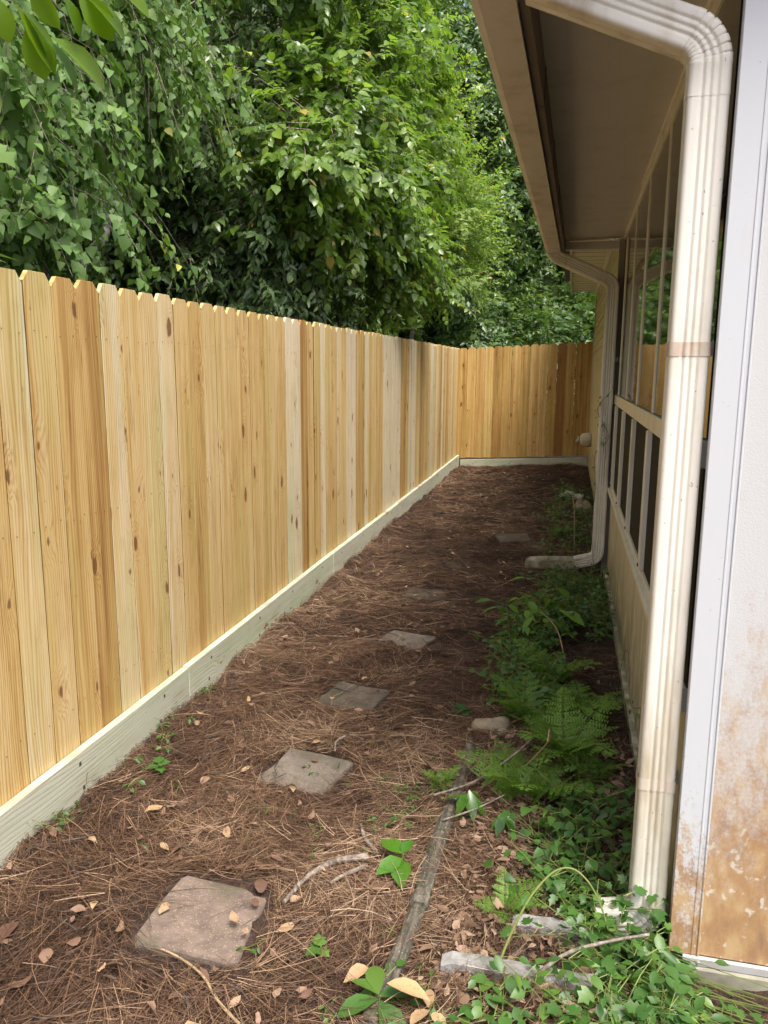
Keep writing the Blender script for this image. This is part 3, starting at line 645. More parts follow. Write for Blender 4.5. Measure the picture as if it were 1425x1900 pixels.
TR = thing('downspout_trough', 'mossy plastic downspout trough lying under the far downspout', 'trough', (-0.06, 6.36, 0))
m = MB(); prof = [(-.075, .075), (-.068, .075), (-.055, .012), (.055, .012), (.068, .075), (.075, .075), (.062, .0), (-.062, .0)]
rings = [[(x, a * (w_), b * h_ + .015 + x * .06) for a, b in prof] for x, w_, h_ in ((-.235, .55, .75), (-.20, .95, .95), (-.10, 1, 1), (.10, 1, 1), (.22, .95, 1))]
m.rings(rings).build('trough', 'knee_panel', TR)
m = MB(); m.box(-.06, -.054, -.072, .072, .018, .085); m.build('cross_rib', 'knee_panel', TR)

def rock(name, loc, size, mat, label, seed, cat='rock'):
    r = np.random.default_rng(seed); me_v = []; m = MB(); N, K = 12, 8; ph = r.uniform(0, 6.28, 6)
    rings = []
    for i in range(K + 1):
        t = math.pi * (i + .15) / (K + .3); ring = []
        for j in range(N):
            a = 2 * math.pi * j / N
            k_ = 1 + .16 * math.sin(2 * a + ph[0]) * math.sin(t * 2 + ph[1]) + .12 * math.sin(3 * a + ph[2] + t * 2) + r.normal(0, .04)
            c = lambda v: math.copysign(abs(v) ** .75, v)
            ring.append((size[0] * k_ * c(math.cos(a)) * math.sin(t) ** .8, size[1] * k_ * c(math.sin(a)) * math.sin(t) ** .8, -size[2] * k_ * c(math.cos(t))))
        rings.append(ring)
    o = m.rings(rings).build(name, mat, None, True, loc=loc); return tag(o, label, cat)
rock('rock', (-.27, 3.28, .02), (.085, .06, .045), 'field_rock', 'tan field rock at the edge of the ferns', 1)
rock('rock', (.20, 9.0, .05), (.10, .12, .10), 'field_rock', 'mossy rock beside the house wall past the far downspout', 2)
rock('plastic_bag', (.03, 9.9, .05), (.10, .07, .07), 'white_plastic', 'pale crumpled plastic scrap on the ground near the far wall', 12, 'plastic scrap')
rock('plastic_bag', (.16, 9.8, .06), (.07, .05, .045), 'white_plastic', 'smaller pale crumpled scrap beside the far wall', 15, 'plastic scrap')
# faucet under an insulating cover
FC = thing('faucet_cover', 'pale wrapped outdoor faucet sticking out of the far siding', 'faucet cover', (0.325, 11.6, 0.62))
m = MB()
rings = []
for x_, r0 in ((0.0, .085), (-.03, .10), (-.09, .10), (-.13, .09), (-.155, .055)):
    rings.append([(x_ + .004 * math.sin(5 * t), r0 * math.cos(t) * (1 + .06 * math.sin(3 * t)), r0 * math.sin(t) * (1 + .05 * math.cos(4 * t))) for t in np.linspace(0, 2 * math.pi, 14, endpoint=False)])
m.rings(rings).build('cover', 'cover_foam', FC, True)
m = MB(); m.tube([(-.15, 0, 0), (-.19, 0, -.01), (-.215, 0, -.04)], [.022, .02, .017], 8).build('spout', 'steel_strip', FC, True)
m = MB(); rr = [[(-.185 + .006 * s_, .045 * math.cos(t), .012 + .045 * math.sin(t)) for t in np.linspace(0, 2 * math.pi, 10, endpoint=False)] for s_ in (-1, 1)]
m.rings(rr).build('handle', 'white_plastic', FC)

def stick(pts, rad, label, mat='twig_bark', side=None, name='stick'):
    P = catmull(pts, 5); rr = [rad * (1 - .45 * i / len(P)) * (1 + .12 * math.sin(i * 2.3)) for i in range(len(P))]
    m = MB().tube(P, rr, 7)
    for s_ in side or []: Q = catmull(s_, 4); m.tube(Q, [rad * .55 * (1 - .5 * i / len(Q)) for i in range(len(Q))], 6)
    return tag(m.build(name, mat, None, True), label, 'stick')
stick([(-.56, 2.20, .055), (-.66, 2.15, .052), (-.72, 2.06, .048), (-.755, 1.95, .035)], .0115, 'bent grey stick lying right of the nearest paver', side=None)
stick([(-.555, 2.165, .046), (-.62, 2.10, .042), (-.645, 2.06, .04)], .008, 'short grey stick just below the bent stick')
stick([(-.545, 2.24, .048), (-.60, 2.31, .044), (-.635, 2.39, .04)], .0075, 'thin short stick pointing up the path above the bent stick')
stick([(-.86, 2.99, .055), (-.885, 2.93, .055), (-.87, 2.86, .05)], .006, 'dark twig lying on the second paver')
stick([(-.70, 1.52, .02), (-.79, 1.58, .018), (-.88, 1.66, .015), (-1.0, 1.71, .015), (-1.13, 1.73, .012)], .0045, 'long thin tan runner on the straw in front of the nearest paver', 'tan_stem')
stick([(-.42, 2.62, .05), (-.28, 2.72, .07), (-.15, 2.86, .12), (-.08, 2.93, .17)], .0045, 'long pale twig reaching from the timber into the ferns')
stick([(-.36, 2.45, .06), (-.25, 2.52, .08), (-.16, 2.58, .11)], .0035, 'thin brown twig crossing the timber below the fern')
stick([(-.05, 1.80, .02), (.05, 1.86, .09), (.16, 1.90, .12), (.27, 1.93, .14)], .006, 'brown woody runner in front of the downspout foot')
stick([(-.12, 1.84, .02), (-.085, 1.90, .10), (-.04, 1.95, .18), (.015, 1.99, .235), (.065, 2.0, .25), (.11, 1.99, .225), (.145, 1.98, .17), (.17, 1.97, .10)], .0038, 'arching yellow-green stem over the splash block', 'green_stem', name='plant_stem')
stick([(.04, 4.15, .05), (.0, 4.32, .14), (-.06, 4.45, .18), (-.13, 4.62, .17)], .004, 'pale curved dead stem standing among the round-leaved weeds', 'tan_stem', name='plant_stem')
stick([(.085, 8.8, .085), (.07, 8.5, .3), (.09, 7.6, .28), (.10, 6.9, .05)], .005, 'thin bent dead stem in front of the far rock', 'tan_stem', name='plant_stem')
stick([(-.15, 2.90, .0), (-.02, 2.84, .20), (-.015, 2.70, .32), (-.02, 2.64, .30)], .003, 'pale bent stalk rising out of the near fern', 'tan_stem', name='plant_stem')

# ------------------------------------------------------------------ pine straw and litter
rn = np.random.default_rng(21)
def needles(N, y0, y1, seed, width, seg=3, zlift=.028, pw=1.0, ln=(.08, .20), cadd=0.0):
    r = np.random.default_rng(seed); nb = N // 3
    bx = r.uniform(-1.72, 0.36, nb); by = y0 + (y1 - y0) * r.random(nb) ** pw
    # thinner near the wall and in front of the corner
    keep = r.random(nb) > 0.55 * sst(-0.15, 0.3, bx)
    keep &= ~((bx > 0.33) & (by < 2.05))
    for s_ in STONES:
        dx, dy = bx - s_[0], by - s_[1]; c, sn = math.cos(-s_[4]), math.sin(-s_[4]); lx, ly = dx * c - dy * sn, dx * sn + dy * c
        ins = (np.abs(lx) < s_[2] / 2 + .02) & (np.abs(ly) < s_[3] / 2 + .02); frac = 0.03 if s_[1] < 3 else (.10 if s_[1] < 4.6 else .35)
        keep &= ~(ins & (r.random(nb) > frac))
    bx, by = bx[keep], by[keep]; nb = len(bx)
    # flow-like heading so bunches lie together
    head = 2.2 * np.sin(bx * 2.3 + by * 1.1) + 1.7 * np.sin(by * 2.9 - bx * 1.6) + r.normal(0, .9, nb)
    bx = np.repeat(bx, 3) + r.normal(0, .004, nb * 3); by = np.repeat(by, 3) + r.normal(0, .004, nb * 3); hd = np.repeat(head, 3) + r.normal(0, .16, nb * 3)
    n = nb * 3; L = r.uniform(ln[0], ln[1], n); curv = r.normal(0, 1.3, n)
    lift = np.abs(r.normal(0, zlift * .5, n)) + .004; pitch = r.normal(0, .10, n)
    P = np.zeros((n, seg + 1, 3)); px, py, h = bx.copy(), by.copy(), hd.copy()
    for i in range(seg + 1):
        P[:, i, 0] = px; P[:, i, 1] = py
        s_ = L / seg; h = h + curv * s_ * 2; px = px + np.cos(h) * s_; py = py + np.sin(h) * s_
    P[:, :, 0] = np.clip(P[:, :, 0], -1.725 , 0.338)
    zb = gz(P[:, :, 0], P[:, :, 1]) + lift[:, None] + pitch[:, None] * (np.linspace(-.5, .5, seg + 1)[None] * L[:, None])
    for s_ in STONES[:4]:
        ins = (np.abs(P[:, :, 0] - s_[0]) < s_[2] / 2) & (np.abs(P[:, :, 1] - s_[1]) < s_[3] / 2); zb = np.where(ins, np.maximum(zb, gz(s_[0], s_[1]) + s_[6] + .005), zb)
    P[:, :, 2] = np.maximum(zb, gz(P[:, :, 0], P[:, :, 1]) + .001)
    kp = np.ones(n, bool)
    for s_ in STONES:
        dx, dy = P[:, :, 0] - s_[0], P[:, :, 1] - s_[1]; c, sn = math.cos(-s_[4]), math.sin(-s_[4]); lx, ly = dx * c - dy * sn, dx * sn + dy * c
        hit = ((np.abs(lx) < s_[2] / 2 - .005) & (np.abs(ly) < s_[3] / 2 - .005)).any(1); kp &= ~(hit & (r.random(n) > (.09 if s_[1] < 3 else .16 if s_[1] < 3.9 else .25 if s_[1] < 5 else .8)))
    P = P[kp]; n = len(P); bx = bx[kp]; by = by[kp]; cbase = np.repeat(r.beta(2.2, 2.4, nb), 3)[kp] + .16 * np.sin(bx * 5.1 + 2 * np.sin(by * 2.3)) * np.sin(by * 4.3 + 1.7 * np.sin(bx * 3.7))
    T = unit(np.gradient(P, axis=1)); S = np.stack([-T[..., 1], T[..., 0], r.normal(0, .5, (n, 1)) * np.ones((1, seg + 1))], -1); S = unit(S)
    w = width * np.linspace(1, .55, seg + 1)[None, :, None]
    V = np.stack([P - S * w, P + S * w], 2).reshape(n, -1, 3); nv = (seg + 1) * 2
    f = np.array([[2 * i, 2 * i + 1, 2 * i + 3, 2 * i + 2] for i in range(seg)])
    F = (f[None] + (np.arange(n) * nv)[:, None, None]).reshape(-1, 4)
    col = np.clip(cbase + r.normal(0, .06, n) + .10 * np.sin(bx * 2 + by) + cadd, 0, 1)
    return V.reshape(-1, 3), F, np.repeat(col, nv)
parts = [needles(68000, 1.25, 4.2, 1, .0008, 3, .030, 1.0, (.06, .17)), needles(5000, 1.25, 4.4, 5, .0010, 3, .050, 1.0, (.10, .20), .15), needles(2500, 4.2, 8, 6, .0015, 2, .04, 1.0, (.10, .20), .12), needles(28000, 4.0, 8.0, 2, .0013, 2, .028), needles(22000, 7.8, 12.95, 3, .0021, 2, .026)]
Vs, Fs, Cs, off = [], [], [], 0
for v, f, c in parts: Vs.append(v); Fs.append(f + off); Cs.append(c); off += len(v)
tag(link('pine_straw', np_mesh('pine_straw', np.concatenate(Vs), np.concatenate(Fs), 'pine_needle', np.concatenate(Cs))), 'brown pine needles carpeting the whole path', 'pine straw', kind='stuff')

# leaf templates: (verts, tris), x across, y along, z normal; unit length
def tmpl(half, fold=.25, curl=.15):
    """half: list of (x,y) along the right edge from base to tip, mid rib points at same y"""
    ys_ = [p[1] for p in half]; V = [(0, 0, 0)]; F = []
    n = len(half)
    for x, y in half: V += [(0, y, -curl * y * y), (x, y, fold * x - curl * y * y), (-x, y, fold * x - curl * y * y)]
    V.append((0, 1, -curl)); last = len(V) - 1
    F += [(0, 2, 1), (0, 1, 3)]
    for i in range(n - 1):
        a, b = 1 + 3 * i, 4 + 3 * i
        F += [(a, a + 1, b + 1), (a, b + 1, b), (a, b, b + 2), (a, b + 2, a + 2)]
    e = 1 + 3 * (n - 1); F += [(e, e + 1, last), (e, last, e + 2)]
    return np.array(V, float), np.array(F)
T_HEART = tmpl([(.40, .20), (.30, .55)], .22, .18)
T_LANCE = tmpl([(.17, .25), (.20, .55)], .3, .25)
T_OVAL = tmpl([(.26, .28), (.27, .60)], .25, .18)
T_RHOMB = tmpl([(.25, .45)], .3, .2)
T_OBLONG = tmpl([(.13, .2), (.25, .45), (.24, .70), (.13, .89)], .35, .25)
T_IVY = tmpl([(.30, .05), (.50, .28), (.27, .38), (.42, .62), (.16, .72)], .18, .12)
T_LOBED = tmpl([(.12, .12), (.30, .30), (.12, .42), (.36, .62), (.14, .74)], .2, .2)

def scatter_leaves(T, pos, ldir, nrm, size, r, twist=0.0, widthj=.15):
    V0, F0 = T; n = len(pos); ldir = unit(ldir); nrm = nrm - ldir * np.sum(nrm * ldir, -1, keepdims=True); nrm = unit(nrm); sd = np.cross(ldir, nrm)
    sx = size * (1 + r.normal(0, widthj, n))
    V = pos[:, None] + V0[None, :, 0:1] * sx[:, None, None] * sd[:, None] + V0[None, :, 1:2] * size[:, None, None] * ldir[:, None] + V0[None, :, 2:3] * size[:, None, None] * nrm[:, None]
    F = (F0[None] + (np.arange(n) * len(V0))[:, None, None]).reshape(-1, 3)
    return V.reshape(-1, 3), F, len(V0)
def cat_leaves(parts):
    Vs, Fs, Cs, o = [], [], [], 0
    for V, F, C in parts: Vs.append(V); Fs.append(F + o); Cs.append(C); o += len(V)
    return np.concatenate(Vs), np.concatenate(Fs), np.concatenate(Cs)

def litter(N, region, size, seed, mat, name, label, cat, T=T_OBLONG, lift=.022, flat=.35):
    r = np.random.default_rng(seed); x0, x1, y0, y1, pw = region
    x = r.uniform(x0, x1, N); y = y0 + (y1 - y0) * r.random(N) ** pw
    a = r.uniform(0, 6.283, N); ld = np.stack([np.cos(a), np.sin(a), r.normal(0, .12, N)], -1); nr = np.stack([r.normal(0, flat, N), r.normal(0, flat, N), np.where(r.random(N) < .5, 1, -1)], -1)
    sz = size * r.lognormal(0, .28, N); pos = np.stack([x, y, gz(x, y) + lift + r.uniform(0, .015, N)], -1)
    V, F, nv = scatter_leaves(T, pos, ld, nr, sz, r, widthj=.2); V += r.normal(0, size * .035, V.shape)
    V[:, 0] = np.clip(V[:, 0], -1.72, 0.338)
    return tag(link(name, np_mesh(name, V, F, mat, np.repeat(r.beta(2, 1.7, N), nv))), label, cat, kind='stuff')
litter(640, (-1.68, .25, 1.4, 12.8, 1.25), .038, 1, 'dead_leaf', 'leaf_litter', 'scattered dry brown leaves lying over the pine straw', 'dead leaves')
litter(1500, (-.30, .30, 1.65, 3.3, 1.0), .032, 2, 'dry_frond', 'dry_fern_litter', 'heap of curled dry fern bits right of the edging timbers', 'dead fern', T_LANCE, .02, .8)
r = np.random.default_rng(91); m = MB()
for i in range(260):
    x_, y_ = r.uniform(-1.66, .2), 1.4 + 7 * r.random() ** 1.4; a_ = r.uniform(0, 6.283); L_ = r.uniform(.03, .12); c_ = r.normal(0, .35); z_ = float(gz(x_, y_)) + .026 + r.uniform(0, .012)
    p0 = np.array([x_, y_, z_]); p1 = p0 + np.array([math.cos(a_), math.sin(a_), r.normal(0, .08)]) * L_ * .5; p2 = p1 + np.array([math.cos(a_ + c_), math.sin(a_ + c_), r.normal(0, .08)]) * L_ * .5
    for p in (p0, p1, p2): p[0] = min(.33, max(-1.70, p[0]))
    w_ = r.uniform(.0012, .0028); m.tube([tuple(p0), tuple(p1), tuple(p2)], [w_, w_, w_ * .6], 4)
tag(m.build('twig_debris', 'bark'), 'thin broken twigs strewn over the pine straw', 'twigs', kind='stuff')
# prominent single fallen leaves
def fallen(x, y, size, rz, label, T=T_OBLONG, seed=0, up=.03, tone=.9, mat='dead_leaf', name='fallen_leaf', cat='leaf', tilt=(.25, .1)):
    size *= .82; r = np.random.default_rng(seed); V0, F0 = T; V = V0 * size; V[:, 2] += .10 * size * np.sin(V0[:, 1] * 5 + seed) + r.normal(0, .02 * size, len(V))
    return tag(link(name, np_mesh(name, V, F0, mat, np.full(len(V), tone)), loc=(x, y, float(gz(x, y)) + up), rot=(tilt[0], tilt[1], rz)), label, cat)
for i, a in enumerate([(-1.28, 1.78, .055, .4, 'yellow-tan fallen leaf on the straw left of the nearest paver'), (-1.40, 2.28, .085, -.5, 'long tan leaf standing in the straw below the kickboard knot'),
          (-.73, 1.82, .075, -.7, 'pointed tan leaf just right of the nearest paver'), (-.545, 1.40, .10, .6, 'large yellow-tan leaf at the bottom edge, left of the edging timber'),
          (-.50, 1.70, .095, -.8, 'large tan leaf beside the nearest edging timber'), (-1.47, 2.10, .06, 1.6, 'small pale leaf nearest the fence in the lower left'),
          (-.80, 1.50, .075, 2.6, 'yellow-brown leaf on the straw at the bottom middle'), (-.93, 2.52, .065, .4, 'orange-tan curled leaf touching the second paver'),
          (-1.18, 2.70, .07, 3.0, 'tan curled leaf left of the second paver'), (-1.22, 2.12, .06, 1.1, 'brown curled leaf halfway between paver and kickboard')]):
    fallen(*a, seed=i)

# ------------------------------------------------------------------ ferns
def frond_mesh(seed, pairs=13):
    r = np.random.default_rng(seed); Ps, Ls, Ns, Sz = [], [], [], []
    S = np.linspace(0, 1, 40); arch = r.uniform(.75, 1.15)
    ang = R(74) - S * arch * 1.35; dx = np.cos(ang); dz = np.sin(ang)
    X = np.concatenate([[0], np.cumsum(dx[:-1])]) / 39; Z = np.concatenate([[0], np.cumsum(dz[:-1])]) / 39; bendy = r.normal(0, .05)
    ptsr = np.stack([X, bendy * S ** 2, Z], -1)
    for k_ in range(pairs):
        t = .22 + .77 * k_ / (pairs - 1); j = int(t * 38); p = ptsr[j]; d = unit(ptsr[j + 1] - ptsr[j]); up = np.array([-d[2], 0, d[0]])
        ln = .30 * math.sin(math.pi * min(1, (1.03 - t) / .80) * .52) ** .9 * r.uniform(.9, 1.08)
        for sgn in (-1, 1):
            sd = unit(np.array([d[0] * .35, sgn * .95, d[2] * .35 - .12]) + r.normal(0, .11, 3)); m_ = max(3, int(ln * 31))
            for q_ in range(m_):
                u = (q_ + .5) / m_; pp = p + sd * ln * u; sz_ = .070 * (1 - .50 * u) * (1 - .35 * t)
                for s2 in (-1, 1):
                    Ps.append(pp); Ls.append(sd * .75 + d * s2 * .75 + np.array([0, 0, -.05])); Ns.append(up + r.normal(0, .12, 3)); Sz.append(sz_)
    V, F, nv = scatter_leaves(tmpl([(.34, .38)], .1, .1), np.array(Ps), np.array(Ls), np.array(Ns), np.array(Sz), r)
    c = np.clip(np.full(len(V), r.uniform(.3, .8)) + np.repeat(r.normal(0, .08, len(Ps)), nv), 0, 1)
    me = np_mesh('frond', V, F, 'fern_leaf', c)
    st_ = MB().tube([tuple(p) for p in ptsr[::5]], [.008 * (1 - .8 * i / 8) for i in range(len(ptsr[::5]))], 4).mesh('stalk', 'green_stem')
    return me, st_
FR = [frond_mesh(s_) for s_ in range(5)]
def fern(x, y, n, L, label, seed):
    r = random.Random(seed); t = thing('fern', label, 'fern', (x, y, float(gz(x, y)) - .01), group='ferns along the house wall')
    a0 = r.uniform(0, 6.28)
    for i in range(n):
        me, st_ = FR[r.randrange(5)]; s_ = L * r.uniform(.65, 1.1)
        ang = a0 + i * 6.283 / n + r.uniform(-.3, .3); cx = math.cos(ang)
        if x + cx * s_ * .8 > .33: s_ *= max(.35, (.33 - x) / max(.05, cx * s_ * .8))
        o = link('frond', me, t, (0, 0, 0), (r.uniform(-.25, .25), r.uniform(-.2, .3), ang), (s_, s_, s_))
        link('stalk', st_, o)
    return t
fern(-.09, 2.78, 8, .33, 'nearest large green fern right of the edging timber', 1)
fern(.05, 3.10, 10, .38, 'big dense fern in the middle of the fern bed', 2)
fern(.12, 3.55, 8, .38, 'fern against the wall behind the dense middle fern', 3)
fern(-.12, 3.42, 7, .32, 'fern growing directly behind the tan rock', 4)
fern(-.05, 4.95, 7, .32, 'distant fern in front of the far downspout trough', 5)
fern(.14, 2.95, 6, .30, 'fern in the gap between the near fern and the wall', 9)
fern(-.02, 3.9, 6, .32, 'fern rising among the round-leaved weeds', 10)
fern(-.41, 2.74, 6, .13, 'tiny yellow-green fern sprouting on the edging timber', 6)
fern(-.12, 2.10, 5, .18, 'small fern sprig beside the splash block', 7)
fern(-.05, 7.6, 6, .22, 'low fern sprig past the far downspout', 8)

# ------------------------------------------------------------------ weeds, vines
def weed_mass(name, label, region, nst, hgt, T, size, seed, mat='weed_leaf', nl=9, cond=None, spread=.10, stem='green_stem', kind='stuff', loc=None, cat='weeds'):
    r = np.random.default_rng(seed); parts = []; m = MB(); Ps, Ls, Ns, Sz = [], [], [], []
    x0, x1, y0, y1 = region; k_ = 0
    while k_ < nst:
        x, y = r.uniform(x0, x1), r.uniform(y0, y1)
        if cond and not cond(x, y): continue
        k_ += 1; h = hgt * r.uniform(.4, 1.2); d = r.normal(0, spread, 2); z0 = float(gz(x, y))
        P = [np.array([x, y, z0]), np.array([x + d[0] * .4, y + d[1] * .4, z0 + h * .6]), np.array([x + d[0], y + d[1], z0 + h])]
        if x + d[0] > .31: P[2][0] = .30; P[1][0] = min(P[1][0], .31)
        Q = catmull(P, 4); m.tube([tuple(p) for p in Q], .0016, 3)
        for j in range(nl):
            t = .25 + .75 * (j + .5) / nl; p = Q[min(len(Q) - 1, int(t * (len(Q) - 1) + .5))]; a = r.uniform(0, 6.283)
            pet = np.array([math.cos(a), math.sin(a), .25]) * size * r.uniform(.2, 1.2); q_ = p + pet
            if q_[0] > .325 and q_[1] > 2.0: q_[0] = .32
            Ps.append(q_); Ls.append(np.array([math.cos(a), math.sin(a), r.normal(-.2, .25)])); Ns.append(np.array([r.normal(0, .35), r.normal(-.15, .35), 1])); Sz.append(size * r.uniform(.6, 1.2))
            m.tube([tuple(p), tuple(q_)], .0011, 3)
    V, F, nv = scatter_leaves(T, np.array(Ps), np.array(Ls), np.array(Ns), np.array(Sz), r)
    sel = V[:, 1] > 2.0; V[sel, 0] = np.minimum(V[sel, 0], .338); V[~sel & (V[:, 0] > .30), 1] = np.minimum(V[~sel & (V[:, 0] > .30), 1], 2.010)
    me = np_mesh(name, V, F, mat, np.repeat(r.beta(2, 2, len(Ps)), nv))
    o = link(name, me); tag(o, label, cat, kind=kind)
    m.build('stems', stem, o)
    return o
weed_mass('creeping_vine', 'mass of lobed green creeper leaves at the foot of the house corner', (.02, .75, 1.50, 2.00), 70, .11, T_IVY, .038, 1, nl=8, cond=lambda x, y: y < 1.62 + .5 * min(1, max(0, (x - .0) / .3)))
weed_mass('creeping_vine', 'lobed creeper climbing around the near downspout foot', (.08, .28, 1.95, 2.25), 40, .18, T_IVY, .034, 2, nl=8)
weed_mass('creeping_vine', 'sparse creeper sprigs along the bottom edge left of the splash block', (-.35, .05, 1.45, 1.72), 26, .06, T_OVAL, .045, 3, nl=6)
weed_mass('mixed_weeds', 'loose oval and pointed weed leaves mixed into the corner creeper', (.0, .80, 1.48, 2.0), 85, .12, T_OVAL, .046, 21, nl=6, cond=lambda x, y: y < 1.62 + .5 * min(1, max(0, x / .3)))
weed_mass('mixed_weeds', 'narrow pale weed leaves at the foot of the corner creeper', (-.02, .6, 1.46, 1.9), 40, .10, T_LANCE, .055, 22, nl=5, mat='fern_leaf', cond=lambda x, y: y < 1.60 + .45 * min(1, max(0, x / .3)))
weed_mass('leafy_weeds', 'shaded heart-leaved weeds between the near fern and the downspout', (.0, .30, 2.15, 2.75), 55, .14, T_HEART, .040, 4, nl=9)
weed_mass('leafy_weeds', 'round-leaved weeds at the left edge of the fern bed', (-.30, -.02, 3.45, 4.5), 75, .17, T_OVAL, .042, 5, nl=10)
weed_mass('leafy_weeds', 'dense low weeds against the wall before the far downspout', (-.10, .30, 4.6, 6.0), 150, .17, T_OVAL, .036, 6, nl=9)
weed_mass('leafy_weeds', 'scattered low weeds along the wall past the far downspout', (-.15, .28, 6.6, 10.5), 110, .14, T_OVAL, .045, 7, nl=7)
weed_mass('small_weeds', 'tiny green weeds poking through the straw beside the timber', (-.62, -.42, 2.35, 2.75), 22, .035, T_LANCE, .022, 8, nl=6, spread=.05)
weed_mass('small_weeds', 'small weeds sprouting along the foot of the kickboard', (-1.68, -1.56, 2.0, 3.5), 16, .05, T_OVAL, .026, 9, nl=5, spread=.04)
weed_mass('small_weeds', 'sparse seedlings scattered through the pine straw', (-1.5, -.4, 1.5, 3.6), 26, .025, T_OVAL, .022, 10, nl=4, spread=.04)
weed_mass('grass_tuft', 'tuft of long grass blades beside the round-leaved weeds', (-.26, -.10, 4.55, 4.85), 26, .22, T_LANCE, .12, 11, nl=3, mat='fern_leaf')

def leafy_plant(name, label, x, y, leaves, T, mat, tone=.6, cat='plant', stem_h=.06):
    t = thing(name, label, cat, (x, y, float(gz(x, y)))); r = random.Random(int(x * 1000 + y * 77))
    MB().tube([(0, 0, -.01), (.004, .003, stem_h * .5), (.01, .0, stem_h)], [.004, .003, .002], 5).build('stem', 'green_stem', t)
    V0, F0 = T
    for i, (az, pit, sz, dz) in enumerate(leaves):
        me = np_mesh('leaf', V0 * sz, F0, mat, np.full(len(V0), min(1, max(0, tone + r.uniform(-.3, .3)))))
        o = link('leaf', me, t, (.006, 0, stem_h * dz), (pit, r.uniform(-.3, .3), az))
    return t
leafy_plant('broadleaf_seedling', 'seedling with three big glossy green leaves left of the edging timber', -.455, 2.20, [(.9, .1, .11, 1), (2.4, -.1, .10, .8), (3.3, .0, .115, .7), (-.3, .35, .07, 1)], T_OVAL, 'aucuba_leaf', .7, 'seedling', .075)
leafy_plant('spotted_laurel', 'spotted laurel sprig with drooping pale-flecked leaves over the timber', -.29, 2.57, [(3.5, -.7, .11, 1), (2.6, -.5, .10, .9), (4.2, -.6, .09, .8), (1.3, -.1, .12, .7), (5.2, -.4, .08, .9)], T_LANCE, 'aucuba_leaf', .4, 'shrub', .11)
leafy_plant('spotted_laurel', 'small spotted laurel sprig between timber and near fern', -.16, 2.50, [(3.0, -.7, .09, 1), (3.9, -.6, .08, .9), (2.2, -.4, .07, .8)], T_LANCE, 'aucuba_leaf', .5, 'shrub', .09)
leafy_plant('green_sprout', 'green sprout with long leaves at the near end of the timber', -.40, 1.66, [(.4, .2, .10, 1), (2.2, .1, .11, .8), (3.9, -.1, .12, .7), (5.2, .2, .10, .9), (1.3, .3, .08, 1)], T_OBLONG, 'weed_leaf', .6, 'sprout', .05)
leafy_plant('green_sprout', 'dark green sprout near the round-leaved weeds on the straw', -.43, 3.42, [(.4, .2, .06, 1), (2.2, .1, .06, .8), (3.9, .1, .065, .7), (5.2, .2, .05, .9)], T_IVY, 'weed_leaf', .1, 'sprout', .04)
leafy_plant('green_sprout', 'lobed leaf sprout in the straw between nearest paver and timber', -.60, 1.80, [(.4, .2, .045, 1), (2.4, .1, .05, .8), (4.2, .1, .04, .7)], T_IVY, 'weed_leaf', .7, 'sprout', .04)
leafy_plant('green_sprout', 'small ivy sprout beside the kickboard knot', -1.52, 2.58, [(.4, .2, .05, 1), (2.2, .1, .05, .8), (3.9, .1, .055, .7), (5.2, .2, .05, .9)], T_IVY, 'weed_leaf', .5, 'sprout', .06)
leafy_plant('dry_flower', 'withered pale yellow flower stalk at the bottom beside the timber', -.27, 1.66, [(1.6, .5, .11, 1), (4.0, .2, .06, .5), (2.6, .3, .07, .6), (.2, .3, .06, .6)], T_OBLONG, 'dead_leaf', 1.0, 'dried flower', .06)

def climber(name, label, P, seed, size=.035, rad=.0022, step=3):
    r = np.random.default_rng(seed); Q = catmull(P, 8); m = MB().tube([tuple(p) for p in Q], rad, 5); Ps, Ls, Ns, Sz = [], [], [], []
    for i in range(2, len(Q), step):
        for _ in range(2):
            a = r.uniform(0, 6.283); p = Q[i] + np.array([-abs(r.normal(0, .012)), r.normal(0, .02), r.normal(0, .02)]); Ps.append(p); Ls.append(np.array([-.4 + r.normal(0, .3), math.cos(a), math.sin(a) - .3])); Ns.append(np.array([-1, r.normal(-.3, .4), .5])); Sz.append(size * r.uniform(.6, 1.3))
    V, F, nv = scatter_leaves(T_OVAL, np.array(Ps), np.array(Ls), np.array(Ns), np.array(Sz), r)
    V[:, 0] = np.minimum(V[:, 0], .318)
    t = thing(name, label, 'vine', tuple(float(v) for v in P[0])); mo = m.build('stem', 'twig_bark', t); mo.location = -t.location
    fo = tag(link('leaves', np_mesh('leaves', V, F, 'laurel_leaf', np.repeat(r.random(len(Ps)), nv)), t), kind='stuff'); fo.location = -t.location
climber('climbing_vine', 'thin leafy vine twining up the far downspout', [(.24, 6.1, .1), (.215, 6.24, .4), (.225, 6.21, .7), (.21, 6.26, .95), (.30, 6.2, 1.1), (.21, 6.23, 1.3), (.29, 6.0, 1.45)], 1)
climber('climbing_vine', 'small vine creeping up the far siding behind the downspout', [(.30, 7.6, .1), (.312, 7.5, .6), (.310, 7.7, 1.0), (.312, 7.55, 1.5), (.312, 7.6, 1.9)], 2, .04)
climber('climbing_vine', 'thin wiry vine on the lower wall panels beside the near fern', [(.30, 3.9, .0), (.312, 3.75, .25), (.310, 3.5, .34), (.312, 3.3, .2), (.311, 2.9, .35)], 3, .022, .0016, 5)

